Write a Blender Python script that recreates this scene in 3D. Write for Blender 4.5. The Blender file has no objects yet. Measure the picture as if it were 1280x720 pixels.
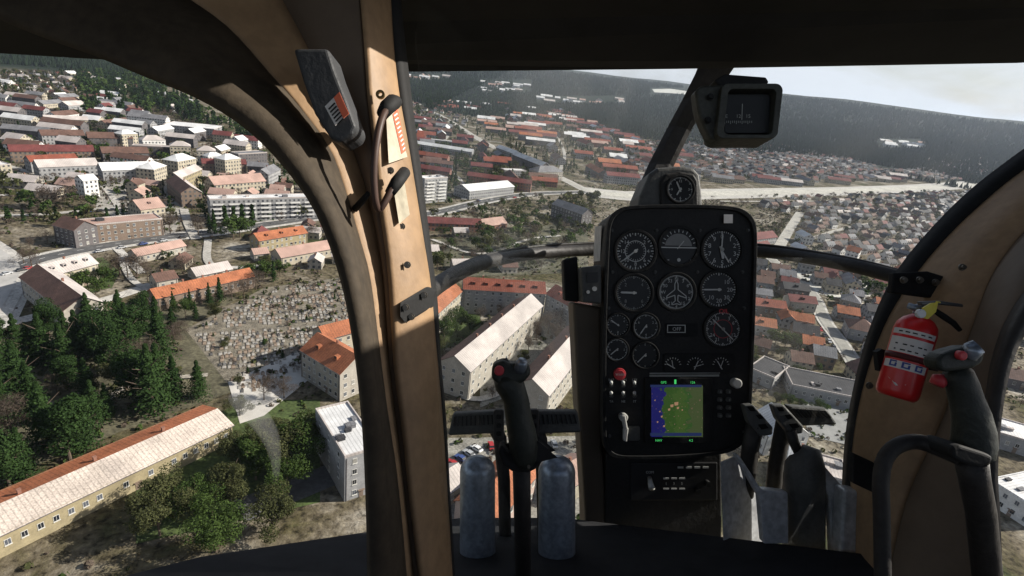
import bpy, bmesh, math, random
from mathutils import Vector, Matrix, noise
random.seed(7)
R = math.radians; PI = math.pi
SC = bpy.context.scene; COL = SC.collection
# ------------------------------------------------------------------ camera frame (aircraft cruising 110 m above the town)
F = 700.0; ALT = 110.0
CM = Matrix.Rotation(PI/2-R(20.6), 3, 'X') @ Matrix.Rotation(R(7.1), 3, 'Z')
CO = Vector((0, 0, ALT))
def K(px, py, d, off=0.0):          # cockpit frame: a point at distance d ahead, moved back towards the pilot by off
    return CO + CM @ Vector(((px-640)/F*d, -(py-360)/F*d, -(d-off)))
def sstep(t): t = max(0., min(1., t)); return t*t*(3-2*t)
def terr(x, y):
    r = math.hypot(x, y)
    if r < 1750: return 0.0
    n = noise.noise(Vector((x/1500., y/1500., 3.1)))
    n2 = noise.noise(Vector((x/420., y/420., 7.7)))
    return sstep((r-1750)/4200.)*(238+34*n) + 9*n2*sstep((r-1750)/600.)
def G(px, py, z=0.0):               # where a sight line meets the ground (or a level z above it)
    d = CM @ Vector(((px-640)/F, -(py-360)/F, -1.))
    if d.z < -1e-4:
        t = (z-ALT)/d.z
        if t*math.hypot(d.x, d.y) < 1750: return Vector((d.x*t, d.y*t, z))
    t = 1500.
    while t < 9000:
        p = CO + d*t
        if p.z < terr(p.x, p.y)+z: return p
        t += 10
    return CO + d*9000
MI = CM.transposed()
def proj(p):
    q = MI @ (Vector(p)-CO)
    return (640+F*q.x/-q.z, 360-F*q.y/-q.z) if q.z < -0.01 else (-999, -999)
# ------------------------------------------------------------------ materials
MATS = {}
def mat(name, col, rough=.7, metal=0., var=.25, scale=1., bump=0., col2=None, detail=6., spec=.3, coord='Object', contrast=(.3,.7), fine=0.):
    if name in MATS: return MATS[name]
    m = bpy.data.materials.new(name); m.use_nodes = True; MATS[name] = m
    nt = m.node_tree; N = nt.nodes; L = nt.links
    b = N['Principled BSDF']; b.inputs['Roughness'].default_value = rough; b.inputs['Metallic'].default_value = metal
    b.inputs['Specular IOR Level'].default_value = spec
    tc = N.new('ShaderNodeTexCoord'); nz = N.new('ShaderNodeTexNoise'); nz.inputs['Scale'].default_value = scale
    nz.inputs['Detail'].default_value = detail; nz.inputs['Roughness'].default_value = .62
    L.new(tc.outputs[coord], nz.inputs['Vector'])
    rp = N.new('ShaderNodeValToRGB'); c = Vector(col[:3]); c2 = Vector(col2[:3]) if col2 else c*(1-var)
    rp.color_ramp.elements[0].position = contrast[0]; rp.color_ramp.elements[1].position = contrast[1]
    rp.color_ramp.elements[0].color = (*c2, 1); rp.color_ramp.elements[1].color = (*(c*(1+var*.35)), 1)
    L.new(nz.outputs['Fac'], rp.inputs['Fac'])
    out = rp.outputs['Color']
    if fine:
        n2 = N.new('ShaderNodeTexNoise'); n2.inputs['Scale'].default_value = scale*7; n2.inputs['Detail'].default_value = 3
        L.new(tc.outputs[coord], n2.inputs['Vector'])
        mr = N.new('ShaderNodeMapRange'); mr.inputs['From Min'].default_value=.35; mr.inputs['From Max'].default_value=.65
        mr.inputs['To Min'].default_value = 1-fine; mr.inputs['To Max'].default_value = 1+fine*.4
        L.new(n2.outputs['Fac'], mr.inputs['Value'])
        mx = N.new('ShaderNodeVectorMath'); mx.operation = 'SCALE'
        L.new(out, mx.inputs[0]); L.new(mr.outputs[0], mx.inputs['Scale']); out = mx.outputs[0]
    L.new(out, b.inputs['Base Color'])
    if bump:
        bp = N.new('ShaderNodeBump'); bp.inputs['Strength'].default_value = bump; bp.inputs['Distance'].default_value = .02
        L.new(nz.outputs['Fac'], bp.inputs['Height']); L.new(bp.outputs[0], b.inputs['Normal'])
    return m
def wallmat(name, col):             # rendered wall with a regular grid of dark windows, for blocks too far to show frames
    if name in MATS: return MATS[name]
    m = mat(name, col, .85, var=.3, scale=.3, fine=.2); nt = m.node_tree; N = nt.nodes; L = nt.links; b = N['Principled BSDF']
    src = b.inputs['Base Color'].links[0].from_socket
    tc = [n for n in N if n.type == 'TEX_COORD'][0]
    sp = N.new('ShaderNodeSeparateXYZ'); L.new(tc.outputs['Object'], sp.inputs[0])
    ad = N.new('ShaderNodeMath'); L.new(sp.outputs['X'], ad.inputs[0]); L.new(sp.outputs['Y'], ad.inputs[1])
    cb = N.new('ShaderNodeCombineXYZ'); L.new(ad.outputs[0], cb.inputs['X']); L.new(sp.outputs['Z'], cb.inputs['Y'])
    br = N.new('ShaderNodeTexBrick'); br.offset = 0; br.inputs['Scale'].default_value = 1; br.inputs['Brick Width'].default_value = 2.9
    br.inputs['Row Height'].default_value = 3.0; br.inputs['Mortar Size'].default_value = .8; br.inputs['Mortar Smooth'].default_value = 0
    br.inputs['Color1'].default_value = (.03,.035,.045,1); br.inputs['Color2'].default_value = (.10,.10,.10,1)
    L.new(cb.outputs[0], br.inputs['Vector']); L.new(src, br.inputs['Mortar']); L.new(br.outputs['Color'], b.inputs['Base Color'])
    return m
# ------------------------------------------------------------------ mesh builder
def rootof(o):
    while o.parent: o = o.parent
    return o
class MB:
    def __init__(s): s.v = []; s.f = []; s.m = []
    def add(s, vs, fs, mi=0):
        b = len(s.v); s.v += [Vector(v) for v in vs]; s.f += [tuple(b+i for i in f) for f in fs]; s.m += [mi]*len(fs); return s
    def box(s, c, h, mi=0, rot=None):       # centre, half sizes
        c = Vector(c); vs = []
        for x in (-1, 1):
            for y in (-1, 1):
                for z in (-1, 1):
                    q = Vector((x*h[0], y*h[1], z*h[2]))
                    vs.append(c + (rot @ q if rot else q))
        return s.add(vs, [(0,1,3,2),(4,6,7,5),(0,4,5,1),(2,3,7,6),(0,2,6,4),(1,5,7,3)], mi)
    def kprism(s, poly, d, th, mi=0, tilt=None):   # outline in the cockpit frame at distance d, solid going th further ahead
        n = len(poly); dd = (lambda p: d + (tilt(p) if tilt else 0))
        a = [K(p[0], p[1], dd(p)) for p in poly]; b = [K(p[0], p[1], dd(p), -th) for p in poly]
        return s.add(a+b, [tuple(range(n))[::-1], tuple(range(n, 2*n))] + [(i, (i+1) % n, n+(i+1) % n, n+i) for i in range(n)], mi)
    def tube(s, pts, n=12, mi=0, cap=True, ell=1.0):    # pts (Vector, radius)
        P = [p for p, r in pts]; rings = []; up = Vector((.13, .21, 1)).normalized()
        for i, (p, r) in enumerate(pts):
            t = (P[min(i+1, len(P)-1)]-P[max(i-1, 0)]).normalized()
            u = t.cross(up)
            if u.length < .1: u = t.cross(Vector((1,0,0)))
            u.normalize(); w = t.cross(u)
            rings.append([p + (u*math.cos(2*PI*k/n)*ell + w*math.sin(2*PI*k/n))*r for k in range(n)])
        vs = [q for r in rings for q in r]; fs = []
        for i in range(len(rings)-1):
            for k in range(n): fs.append((i*n+k, i*n+(k+1) % n, (i+1)*n+(k+1) % n, (i+1)*n+k))
        if cap: fs += [tuple(range(n))[::-1], tuple(range((len(rings)-1)*n, len(rings)*n))]
        return s.add(vs, fs, mi)
    def ktube(s, pts, n=12, mi=0, ell=1.0): return s.tube([(K(x, y, d), r) for x, y, d, r in pts], n, mi, True, ell)
    def ring(s, cx, cy, r0, r1, d, off, mi=0, n=36, th=0.):
        vs = []; 
        for k in range(n):
            a = 2*PI*k/n; c, q = math.cos(a), math.sin(a)
            vs += [K(cx+r0*c, cy+r0*q, d, off), K(cx+r1*c, cy+r1*q, d, off)]
        if not th:
            return s.add(vs, [(2*k, 2*k+1, 2*((k+1) % n)+1, 2*((k+1) % n)) for k in range(n)], mi)
        lo = [K(cx+rr*math.cos(2*PI*k/n), cy+rr*math.sin(2*PI*k/n), d, off-th) for k in range(n) for rr in (r0, r1)]
        fs = []
        for k in range(n):
            j = (k+1) % n; a, b, c, e = 2*k, 2*k+1, 2*j+1, 2*j; N2 = 2*n
            fs += [(a, b, c, e), (b, b+N2, c+N2, c), (a+N2, a, e, e+N2)]
        return s.add(vs+lo, fs, mi)
    def disc(s, cx, cy, r, d, off, mi=0, n=32, th=0., dome=0.):
        vs = [K(cx+r*math.cos(2*PI*k/n), cy+r*math.sin(2*PI*k/n), d, off) for k in range(n)]
        if not th: return s.add(vs, [tuple(range(n))[::-1]], mi)
        lo = [K(cx+r*math.cos(2*PI*k/n), cy+r*math.sin(2*PI*k/n), d, off-th) for k in range(n)]
        return s.add(vs+lo, [tuple(range(n))[::-1]]+[(k, (k+1) % n, n+(k+1) % n, n+k) for k in range(n)], mi)
    def tick(s, cx, cy, r0, r1, a, w, d, off, mi=0):    # a bar on a dial; a in degrees clockwise from the top
        a = R(a); u = (math.sin(a), -math.cos(a)); v = (u[1], -u[0])
        q = [(cx+u[0]*r+v[0]*w*k, cy+u[1]*r+v[1]*w*k) for r, k in ((r0, -.5), (r0, .5), (r1, .5), (r1, -.5))]
        return s.add([K(x, y, d, off) for x, y in q], [(3,2,1,0)], mi)
    def text(s, t, cx, cy, h, d, off, mi=0, ang=0.):
        vs, fs, w = glyphs(t); k = h/.72; ca, sa = math.cos(R(ang)), math.sin(R(ang))
        out = []
        for x, y in vs:
            x, y = (x-w/2)*k, (y-.36)*k
            out.append(K(cx+x*ca+y*sa, cy-(y*ca-x*sa), d, off))
        return s.add(out, fs, mi)
    def build(s, name, mats, parent=None, smooth=False, bevel=0., solid=0., seg=2, sub=0, normals=True):
        me = bpy.data.meshes.new(name); off = rootof(parent).location if parent else Vector()
        me.from_pydata([v-off for v in s.v], [], s.f)
        for m in (mats if isinstance(mats, (list, tuple)) else [mats]): me.materials.append(m)
        for p, i in zip(me.polygons, s.m): p.material_index = i; p.use_smooth = smooth
        if normals:
            bm = bmesh.new(); bm.from_mesh(me); bmesh.ops.recalc_face_normals(bm, faces=bm.faces); bm.to_mesh(me); bm.free()
        o = bpy.data.objects.new(name, me); COL.objects.link(o); o.parent = parent
        if solid:
            q = o.modifiers.new('solid', 'SOLIDIFY'); q.thickness = solid; q.offset = 0
        if bevel:
            q = o.modifiers.new('bevel', 'BEVEL'); q.width = bevel; q.segments = seg; q.limit_method = 'ANGLE'; q.angle_limit = R(35)
        if sub:
            q = o.modifiers.new('sub', 'SUBSURF'); q.levels = q.render_levels = sub
        return o
_GL = {}
def glyphs(t):
    if t not in _GL:
        c = bpy.data.curves.new('t', 'FONT'); c.body = t; c.resolution_u = 2
        o = bpy.data.objects.new('t', c); COL.objects.link(o); bpy.context.view_layer.update()
        me = o.to_mesh(); vs = [(v.co.x, v.co.y) for v in me.vertices]; fs = [tuple(p.vertices) for p in me.polygons]
        w = max([v[0] for v in vs] or [0]); o.to_mesh_clear(); bpy.data.objects.remove(o); bpy.data.curves.remove(c)
        _GL[t] = (vs, fs, w)
    return _GL[t]
def tag(o, label=None, cat=None, group=None, kind=None):
    if label: o['label'] = label
    if cat: o['category'] = cat
    if group: o['group'] = group
    if kind: o['kind'] = kind
    return o
def thing(name, label, cat, loc=(0,0,0), rz=0, group=None):
    o = bpy.data.objects.new(name, None); COL.objects.link(o); o.location = loc; o.rotation_euler = (0,0,rz); o.empty_display_size = .2
    return tag(o, label, cat, group)
ONES = 'first second third fourth fifth sixth seventh eighth ninth tenth eleventh twelfth thirteenth fourteenth fifteenth sixteenth seventeenth eighteenth nineteenth'.split()
TENS = 'twenty thirty forty fifty sixty seventy eighty ninety'.split()
def ordinal(n):
    if n <= 19: return ONES[n-1]
    t, u = divmod(n, 10)
    if t > 9: return str(n)+'th'
    return (TENS[t-2][:-1]+'ieth') if u == 0 else TENS[t-2]+'-'+ONES[u-1]
def by_order(items, phrase, group):     # items (object, descriptor)
    items = sorted(items, key=lambda q: proj(q[0].location)[0])
    for i, (o, ds) in enumerate(items):
        o['label'] = f'{ds}, {ordinal(i+1)} from the left {phrase}'; o['group'] = group
# ------------------------------------------------------------------ palette
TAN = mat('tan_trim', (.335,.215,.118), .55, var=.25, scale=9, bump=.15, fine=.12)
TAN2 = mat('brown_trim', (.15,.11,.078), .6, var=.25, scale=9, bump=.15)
RUB = mat('rubber', (.035,.032,.03), .55, var=.3, scale=14, bump=.25, fine=.2)
BRNRUB = mat('dusty_rubber', (.058,.044,.029), .8, var=.35, scale=12, bump=.2, fine=.2)
BLK = mat('black_paint', (.014,.014,.014), .75, var=.3, scale=20, bump=.1, fine=.2)
PAN = mat('panel_black', (.019,.018,.017), .6, var=.25, scale=30, bump=.15, fine=.2)
DIAL = mat('dial_face', (.014,.014,.014), .35, var=.1, scale=30)
MARK = mat('dial_marking', (.56,.56,.53), .6, var=.15, scale=60)
GREY = mat('grey_plastic', (.085,.085,.080), .55, var=.25, scale=25, bump=.2, fine=.15)
CMPS = mat('compass_case', (.06,.062,.052), .6, var=.3, scale=20, bump=.3, fine=.2)
SIL = mat('worn_metal', (.34,.39,.46), .34, .5, var=.35, scale=18, fine=.25)
SHEET = mat('sheet_metal', (.55,.56,.58), .4, .3, var=.3, scale=14, fine=.25)
STEEL = mat('bolt_steel', (.20,.18,.15), .4, .8, var=.3, scale=60)
RED = mat('red_paint', (.66,.022,.022), .3, var=.15, scale=15, spec=.5)
REDB = mat('red_button', (.50,.05,.06), .4, var=.1, scale=40)
WHT = mat('white_label', (.72,.68,.64), .6, var=.1, scale=50)
YEL = mat('yellow_tag', (.75,.62,.08), .5, var=.15, scale=40)
ORN = mat('orange_print', (.62,.14,.07), .6, var=.1, scale=50)
BLUEP = mat('blue_print', (.06,.09,.30), .6, var=.1, scale=50)
DGRN = mat('grip_green', (.032,.036,.030), .5, var=.3, scale=25, bump=.2, fine=.15)
# ------------------------------------------------------------------ HELICOPTER CABIN
cab = thing('helicopter_cabin', 'tan and black helicopter cabin frame around the cockpit windows', 'helicopter cabin', K(640, 900, .5))
def cr(pts, n):       # Catmull-Rom through 2/3-D tuples, resampled by length
    P = [Vector(p) for p in pts]; P = [P[0]*2-P[1]]+P+[P[-1]*2-P[-2]]; out = []
    for i in range(1, len(P)-2):
        for k in range(12):
            t = k/12; a, b, c, d = P[i-1], P[i], P[i+1], P[i+2]
            out.append(.5*((2*b)+(c-a)*t+(2*a-5*b+4*c-d)*t*t+(3*b-a-3*c+d)*t**3))
    out.append(P[-2]); L = [0]
    for i in range(1, len(out)): L.append(L[-1]+(out[i]-out[i-1]).length)
    res = []; j = 0
    for k in range(n):
        s = L[-1]*k/(n-1)
        while j < len(L)-2 and L[j+1] < s: j += 1
        f = (s-L[j])/max(1e-9, L[j+1]-L[j]); res.append(out[j].lerp(out[j+1], min(1, f)))
    return res
def line(pts, d): return [K(p.x, p.y, p.z) for p in cr([(x, y, d) if not callable(d) else (x, y, d(y)) for x, y in pts], 48)]
def mid(A, B, f, push=0.):
    out = []
    for a, b in zip(A, B):
        p = a.lerp(b, f); out.append(p + (CO-p).normalized()*push)
    return out
def strip(name, lines, m, solid=.012, lab=None):
    mb = MB(); n = len(lines[0]); w = len(lines); vs = [l[i] for i in range(n) for l in lines]
    mb.add(vs, [(i*w+j, i*w+j+1, (i+1)*w+j+1, (i+1)*w+j) for i in range(n-1) for j in range(w-1)])
    o = mb.build(name, m, cab, smooth=True, solid=solid)
    if lab: o['label'] = lab
    return o
LI = line([(-40,5),(40,40),(120,68),(180,92),(250,120),(310,157),(360,207),(400,265),(430,345),(447,430),(458,530),(463,640),(465,760)], .60)
LO = line([(150,-90),(210,-20),(285,36),(340,98),(376,140),(411,190),(430,243),(444,293),(458,345),(468,420),(478,500),(490,580),(497,640),(508,760)], .66)  # upper run widened, so the dark seal colour also stands for shade
LB = line([(300,-90),(340,-20),(378,50),(412,120),(440,190),(462,260),(480,340),(485,400),(488,450),(498,530),(508,610),(522,760)], .695)
LC = line([(440,-90),(448,-20),(455,60),(459,120),(466,180),(473,250),(484,330),(489,400),(493,460),(503,540),(512,628),(528,760)], .67)
LD = line([(478,-90),(482,-20),(487,60),(494,120),(503,170),(513,230),(524,300),(533,360),(539,430),(547,520),(554,628),(562,760)], .735)
LE = line([(486,-90),(494,-20),(503,60),(510,120),(516,170),(525,240),(535,320),(542,380),(545,440),(552,520),(558,628),(566,760)], .75)
strip('door_seal', [LI, mid(LI, LO, .08, .012), mid(LI, LO, .25, .022), mid(LI, LO, .46, .029), mid(LI, LO, .50, .026), mid(LI, LO, .56, .029), mid(LI, LO, .8, .016), LO], BRNRUB, .01, 'dusty dark rubber seal round the side window')
strip('door_post', [LO, mid(LO, LB, .12, .004), mid(LO, LB, .85, .004), LB], TAN, .012, 'narrow tan post with a slanting sunlit patch')
strip('post_recess', [LB, mid(LB, LC, .5, -.006), LC], TAN2, .01)  # darker trim colour paints the shade between the two tan posts
strip('windshield_post', [LC, mid(LC, LD, .10, .006), mid(LC, LD, .9, .004), LD], TAN, .014, 'sunlit tan windshield post')
strip('windshield_seal', [LD, mid(LD, LE, .5, .005), LE], BLK, .012)
RO = line([(1420,95),(1340,145),(1280,190),(1215,240),(1165,290),(1125,340),(1098,395),(1078,460),(1064,530),(1058,600),(1057,680),(1060,760)], .98)
RI = line([(1430,125),(1350,175),(1280,217),(1225,262),(1181,305),(1144,350),(1113,400),(1090,460),(1074,530),(1068,600),(1068,680),(1071,760)], .955)
RS = line([(1460,190),(1360,240),(1300,275),(1265,310),(1240,350),(1222,400),(1205,450),(1190,500),(1168,550),(1143,600),(1125,650),(1100,760)], .84)
RT = line([(1500,250),(1420,280),(1340,320),(1290,362),(1262,405),(1246,450),(1238,500),(1234,540),(1232,590),(1236,650),(1240,760)], .74)
RT2 = line([(1520,280),(1440,300),(1360,340),(1306,377),(1276,415),(1258,455),(1248,500),(1243,540),(1240,590),(1243,650),(1247,760)], .70)
strip('windshield_seal', [RO, mid(RO, RI, .5, .008), RI], BLK, .014)
strip('windshield_post', [RI, mid(RI, RS, .06, .006), mid(RI, RS, .45, .014), mid(RI, RS, .92, .012), RS], TAN, .014, 'broad shaded tan windshield post behind the extinguisher')
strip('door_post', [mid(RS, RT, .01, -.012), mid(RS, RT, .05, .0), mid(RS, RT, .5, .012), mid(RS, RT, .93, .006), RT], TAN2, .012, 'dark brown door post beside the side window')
strip('door_seal', [RT, mid(RT, RT2, .5, .012), RT2], RUB, .012)
# cross bow
mb = MB(); mb.ktube([(p.x, p.y, p.z, .0135) for p in cr([(520,380,.735),(545,358,.84),(590,333,.98),(650,319,1.16),(725,313,1.27),(850,311,1.32),(945,314,1.27),(1010,322,1.18),(1070,333,1.07),(1130,348,.99)], 60)], 14)
mb.build('windshield_bow', RUB, cab, smooth=True)
mb = MB(); mb.ktube([(p.x, p.y-8.5, p.z, .003) for p in cr([(520,380,.735),(545,358,.84),(590,333,.98),(650,319,1.16),(725,313,1.27),(850,311,1.32),(945,314,1.27),(1010,322,1.18),(1070,333,1.07),(1130,348,.99)], 60)], 8)
mb.build('bow_gasket', RUB, cab, smooth=True)
for poly, d in (([(500,378),(533,358),(545,362),(541,384),(506,404),(500,396)], .668), ([(1117,341),(1160,339),(1202,352),(1199,378),(1160,372),(1114,366)], .90), ([(526,597),(549,583),(556,630),(530,640)], .655), ([(1066,566),(1092,578),(1118,600),(1120,622),(1096,618),(1066,604)], .88)):
    mb = MB(); mb.kprism(poly, d, .012, tilt=(lambda p: (p[0]-505)*.0017) if d < .8 else None); mb.build('bracket', BLK, cab, bevel=.002)
def bolts(lst, par, r=3.2, m=STEEL, nm='bolt'):
    for x, y, d in lst:
        mb = MB(); mb.disc(x, y, r*1.35, d, 0, n=20, th=.002); mb.disc(x, y, r, d, .004, n=6, th=.004); mb.build(nm, m, par)
bolts([(507,384,.665),(530,369,.702),(514,396,.678),(1130,350,.885),(1150,350,.885),(1170,353,.885),(1190,360,.885),(1203,334,.845),(1277,263,.875),(1087,482,.905),(509,331,.68),(488,213,.68),(506,355,.70),(502,283,.69)], cab)
# nose strut
mb = MB()
def strut_sec(cx, cy, w, d, th):
    return [K(cx-w/2, cy, d), K(cx-w*.2, cy-3, d, .012), K(cx+w*.3, cy, d, .008), K(cx+w/2, cy+3, d), K(cx+w*.3, cy+3, d, -th), K(cx-w*.35, cy, d, -th)]
secs = [strut_sec(x, y, w, d, .03) for x, y, w, d in ((812,240,34,1.22),(826,206,32,1.22),(848,162,31,1.20),(868,126,32,1.17),(890,92,42,1.13),(918,40,58,1.07),(948,-30,66,1.0))]
vs = [p for s_ in secs for p in s_]; mb.add(vs, [(i*6+k, i*6+(k+1) % 6, (i+1)*6+(k+1) % 6, (i+1)*6+k) for i in range(len(secs)-1) for k in range(6)] + [tuple(range(6)), tuple(range(len(vs)-6, len(vs)))])
mb.build('centre_strut', RUB, cab, bevel=.002)
# roof with made-up sun opening, added rear light block, floor
def slab(name, pts, m, th=.02):
    mb = MB(); a = [CO + CM @ Vector(p) for p in pts]; n = (a[1]-a[0]).cross(a[2]-a[0]).normalized()*th; k = len(a)
    mb.add(a+[p+n for p in a], [tuple(range(k)), tuple(range(k, 2*k))[::-1]]+[(i, (i+1) % k, k+(i+1) % k, k+i) for i in range(k)])
    return mb.build(name, m, cab, bevel=.004)
HL = mat('headliner', (.02,.019,.018), .9, var=.3, scale=12)
slab('roof', [(-1.3,.42,-.80),(1.5,.42,-.80),(1.5,.42,-.96),(.9,.40,-1.0),(.3,.405,-1.04),(-.3,.395,-1.03),(-.75,.40,-.98),(-1.3,.42,-.94)], HL)['label'] = 'dark front edge of the roof'
slab('roof_panel', [(-1.3,.42,.9),(.10,.42,.9),(.10,.42,-.798),(-1.3,.42,-.798)], HL)  # unseen panels, gap shaped so sun lights the upper left post only
slab('roof_panel', [(.84,.42,.9),(1.6,.42,.9),(1.6,.42,-.798),(.84,.42,-.798)], HL)
slab('roof_panel', [(.102,.42,.9),(.838,.42,.9),(.838,.42,-.5),(.102,.42,-.5)], HL)
slab('rear_bulkhead', [(-1.1,-1.2,.9),(1.1,-1.2,.9),(1.1,-.25,.9),(-1.1,-.25,.9)], mat('bulkhead_trim', (.26,.22,.17), .9, var=.3, scale=6))  # unseen, added behind the pilot to block light on the panel
slab('floor', [(-1.0,-.44,.9),(1.0,-.44,.9),(1.0,-.44,-.52),(.6,-.45,-.90),(.1,-.47,-1.10),(-.1,-.47,-1.10),(-.5,-.45,-.90),(-1.0,-.44,-.50)], mat('floor_carpet', (.022,.022,.024), .95, var=.4, scale=20))
# windshield panes
def glassmat():
    m = bpy.data.materials.new('window_glass'); m.use_nodes = True; nt = m.node_tree; N = nt.nodes; L = nt.links; N.clear()
    o = N.new('ShaderNodeOutputMaterial'); t = N.new('ShaderNodeBsdfTransparent'); t.inputs[0].default_value = (.95,.965,.96,1)
    g = N.new('ShaderNodeBsdfGlossy'); g.inputs['Roughness'].default_value = .03; d = N.new('ShaderNodeBsdfDiffuse'); d.inputs[0].default_value = (.6,.58,.54,1)
    tl = N.new('ShaderNodeBsdfTranslucent'); tl.inputs[0].default_value = (.6,.58,.54,1)
    lw = N.new('ShaderNodeLayerWeight'); lw.inputs['Blend'].default_value = .12
    mr = N.new('ShaderNodeMapRange'); mr.inputs['To Min'].default_value = .01; mr.inputs['To Max'].default_value = .16; L.new(lw.outputs['Facing'], mr.inputs['Value'])
    m1 = N.new('ShaderNodeMixShader'); L.new(mr.outputs[0], m1.inputs[0]); L.new(t.outputs[0], m1.inputs[1]); L.new(g.outputs[0], m1.inputs[2])
    tc = N.new('ShaderNodeTexCoord'); nz = N.new('ShaderNodeTexNoise'); nz.inputs['Scale'].default_value = 3.5; nz.inputs['Detail'].default_value = 4; nz.inputs['Distortion'].default_value = 1.2
    L.new(tc.outputs['Object'], nz.inputs[0]); r2 = N.new('ShaderNodeMapRange'); r2.inputs['From Min'].default_value = .5; r2.inputs['From Max'].default_value = .8
    r2.inputs['To Min'].default_value = .012; r2.inputs['To Max'].default_value = .11; L.new(nz.outputs[0], r2.inputs['Value'])
    ms = N.new('ShaderNodeMixShader'); ms.inputs[0].default_value = .5; L.new(d.outputs[0], ms.inputs[1]); L.new(tl.outputs[0], ms.inputs[2])
    m2 = N.new('ShaderNodeMixShader'); L.new(r2.outputs[0], m2.inputs[0]); L.new(m1.outputs[0], m2.inputs[1]); L.new(ms.outputs[0], m2.inputs[2])
    L.new(m2.outputs[0], o.inputs[0]); return m
GLASS = glassmat()
def pane(rows, lab):
    mb = MB(); n = len(rows[0]); vs = [K(*p) for r in rows for p in r]
    mb.add(vs, [(i*n+j, i*n+j+1, (i+1)*n+j+1, (i+1)*n+j) for i in range(len(rows)-1) for j in range(n-1)])
    o = mb.build('window_pane', GLASS, cab, smooth=True, sub=2); o['label'] = lab
pane([[(545-(320-y)*.1+t*(xr-545+(320-y)*.1), y, .80+.62*math.sin(PI*min(1, t*1.02))+.2*t) for t in (0,.12,.3,.5,.7,.88,1)] for y, xr in ((-30,1560),(80,1430),(150,1335),(200,1262),(260,1190),(316,1140))], 'clear upper windshield pane')
pane([[(548+t*520, y, .80+.55*math.sin(PI*min(1, t*1.02))+.2*t-(y-320)*.0006) for t in (0,.12,.3,.5,.7,.88,1)] for y in (322,420,540,680)], 'clear lower chin pane')
# switch box, placards, cable on the left post
mb = MB(); bxp = [(366,60),(378,100),(392,140),(412,172),(424,178),(441,168),(445,158),(432,122),(418,86),(410,60)]
mb.kprism(bxp, .60, .045); box = mb.build('switch_box', mat('box_grey', (.05,.052,.055), .55, var=.25, scale=25, bump=.2), cab, bevel=.004, seg=3)
def kq(name, q, d, m, par, th=.0012, off=0., tilt=None):
    mb = MB(); mb.kprism([(x, y) for x, y in q], d, th, tilt=tilt); return mb.build(name, m, par)
def ptilt(p):      # the lit face of the windshield post runs away from the pilot towards its outer edge
    xs = ((60,455),(120,459),(180,466),(250,473),(330,484),(400,489)); x0 = next((x0_+(x1_-x0_)*(p[1]-y0_)/(y1_-y0_) for (y0_, x0_), (y1_, x1_) in zip(xs, xs[1:]) if y0_ <= p[1] <= y1_), 470)
    return (p[0]-x0)*.0019
kq('placard', [(406,133),(424,115),(436,142),(419,157)], .598, WHT, box)
kq('placard_print', [(417,122),(424,115),(436,142),(429,148)], .5970, ORN, box)
mb = MB()
for i in range(6):
    a = i/6+.08; x0, y0 = 409+13*a, 134+23*a; mb.kprism([(x0, y0), (x0+8, y0-8), (x0+9, y0-6.6), (x0+1, y0+1.4)], .5965, .0006)
mb.build('placard_text', BLK, box)
kq('sticker', [(483,150),(494,134),(509,196),(486,204)], .632, mat('faded_sticker', (.50,.44,.34), .7, var=.3, scale=40), cab, tilt=ptilt)
kq('sticker_print', [(491,143),(497,136),(507,188),(502,192)], .6305, ORN, cab, tilt=ptilt)
mb = MB()
for i in range(9): mb.kprism([(492.5+i*1.35, 144+i*5.3), (496.5+i*1.2, 141+i*5.3), (497+i*1.2, 142.6+i*5.3), (493+i*1.35, 145.6+i*5.3)], .6298, .0005, tilt=ptilt)
mb.build('sticker_text', WHT, cab)
kq('sticker', [(492,236),(505,225),(512,268),(499,280)], .632, mat('faded_sticker2', (.40,.36,.27), .7, var=.4, scale=40), cab, tilt=ptilt)
mb = MB(); mb.ktube([(p.x, p.y, p.z, .0042) for p in cr([(490,132,.655),(481,140,.63),(474,160,.615),(469,190,.61),(467,220,.612),(469,250,.62),(473,262,.63),(480,254,.63),(490,236,.635),(500,218,.65),(505,214,.665)], 60)], 10)
cb = mb.build('grab_strap', mat('strap_brown', (.075,.045,.035), .5, var=.2, scale=60), cab, smooth=True)
mb = MB(); mb.ktube([(478,143,.632,.007),(484,134,.64,.009),(491,128,.65,.0095),(496,127,.66,.007)], 12); mb.build('strap_clip', BLK, cb, smooth=True)
mb = MB(); mb.ktube([(487,242,.635,.006),(496,228,.64,.0075),(506,215,.66,.007)], 12); mb.build('strap_clip', BLK, cb, smooth=True)
mb = MB(); mb.ring(476,119,2.5,5.5,.665,.004,th=.004); mb.build('eyelet', mat('brass', (.35,.24,.10), .35, .8, var=.2, scale=50), cab)
mb = MB(); mb.ktube([(443,262,.655,.004),(452,252,.65,.004),(461,241,.645,.003)], 8); mb.build('latch_hook', BLK, cab, smooth=True)
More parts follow.
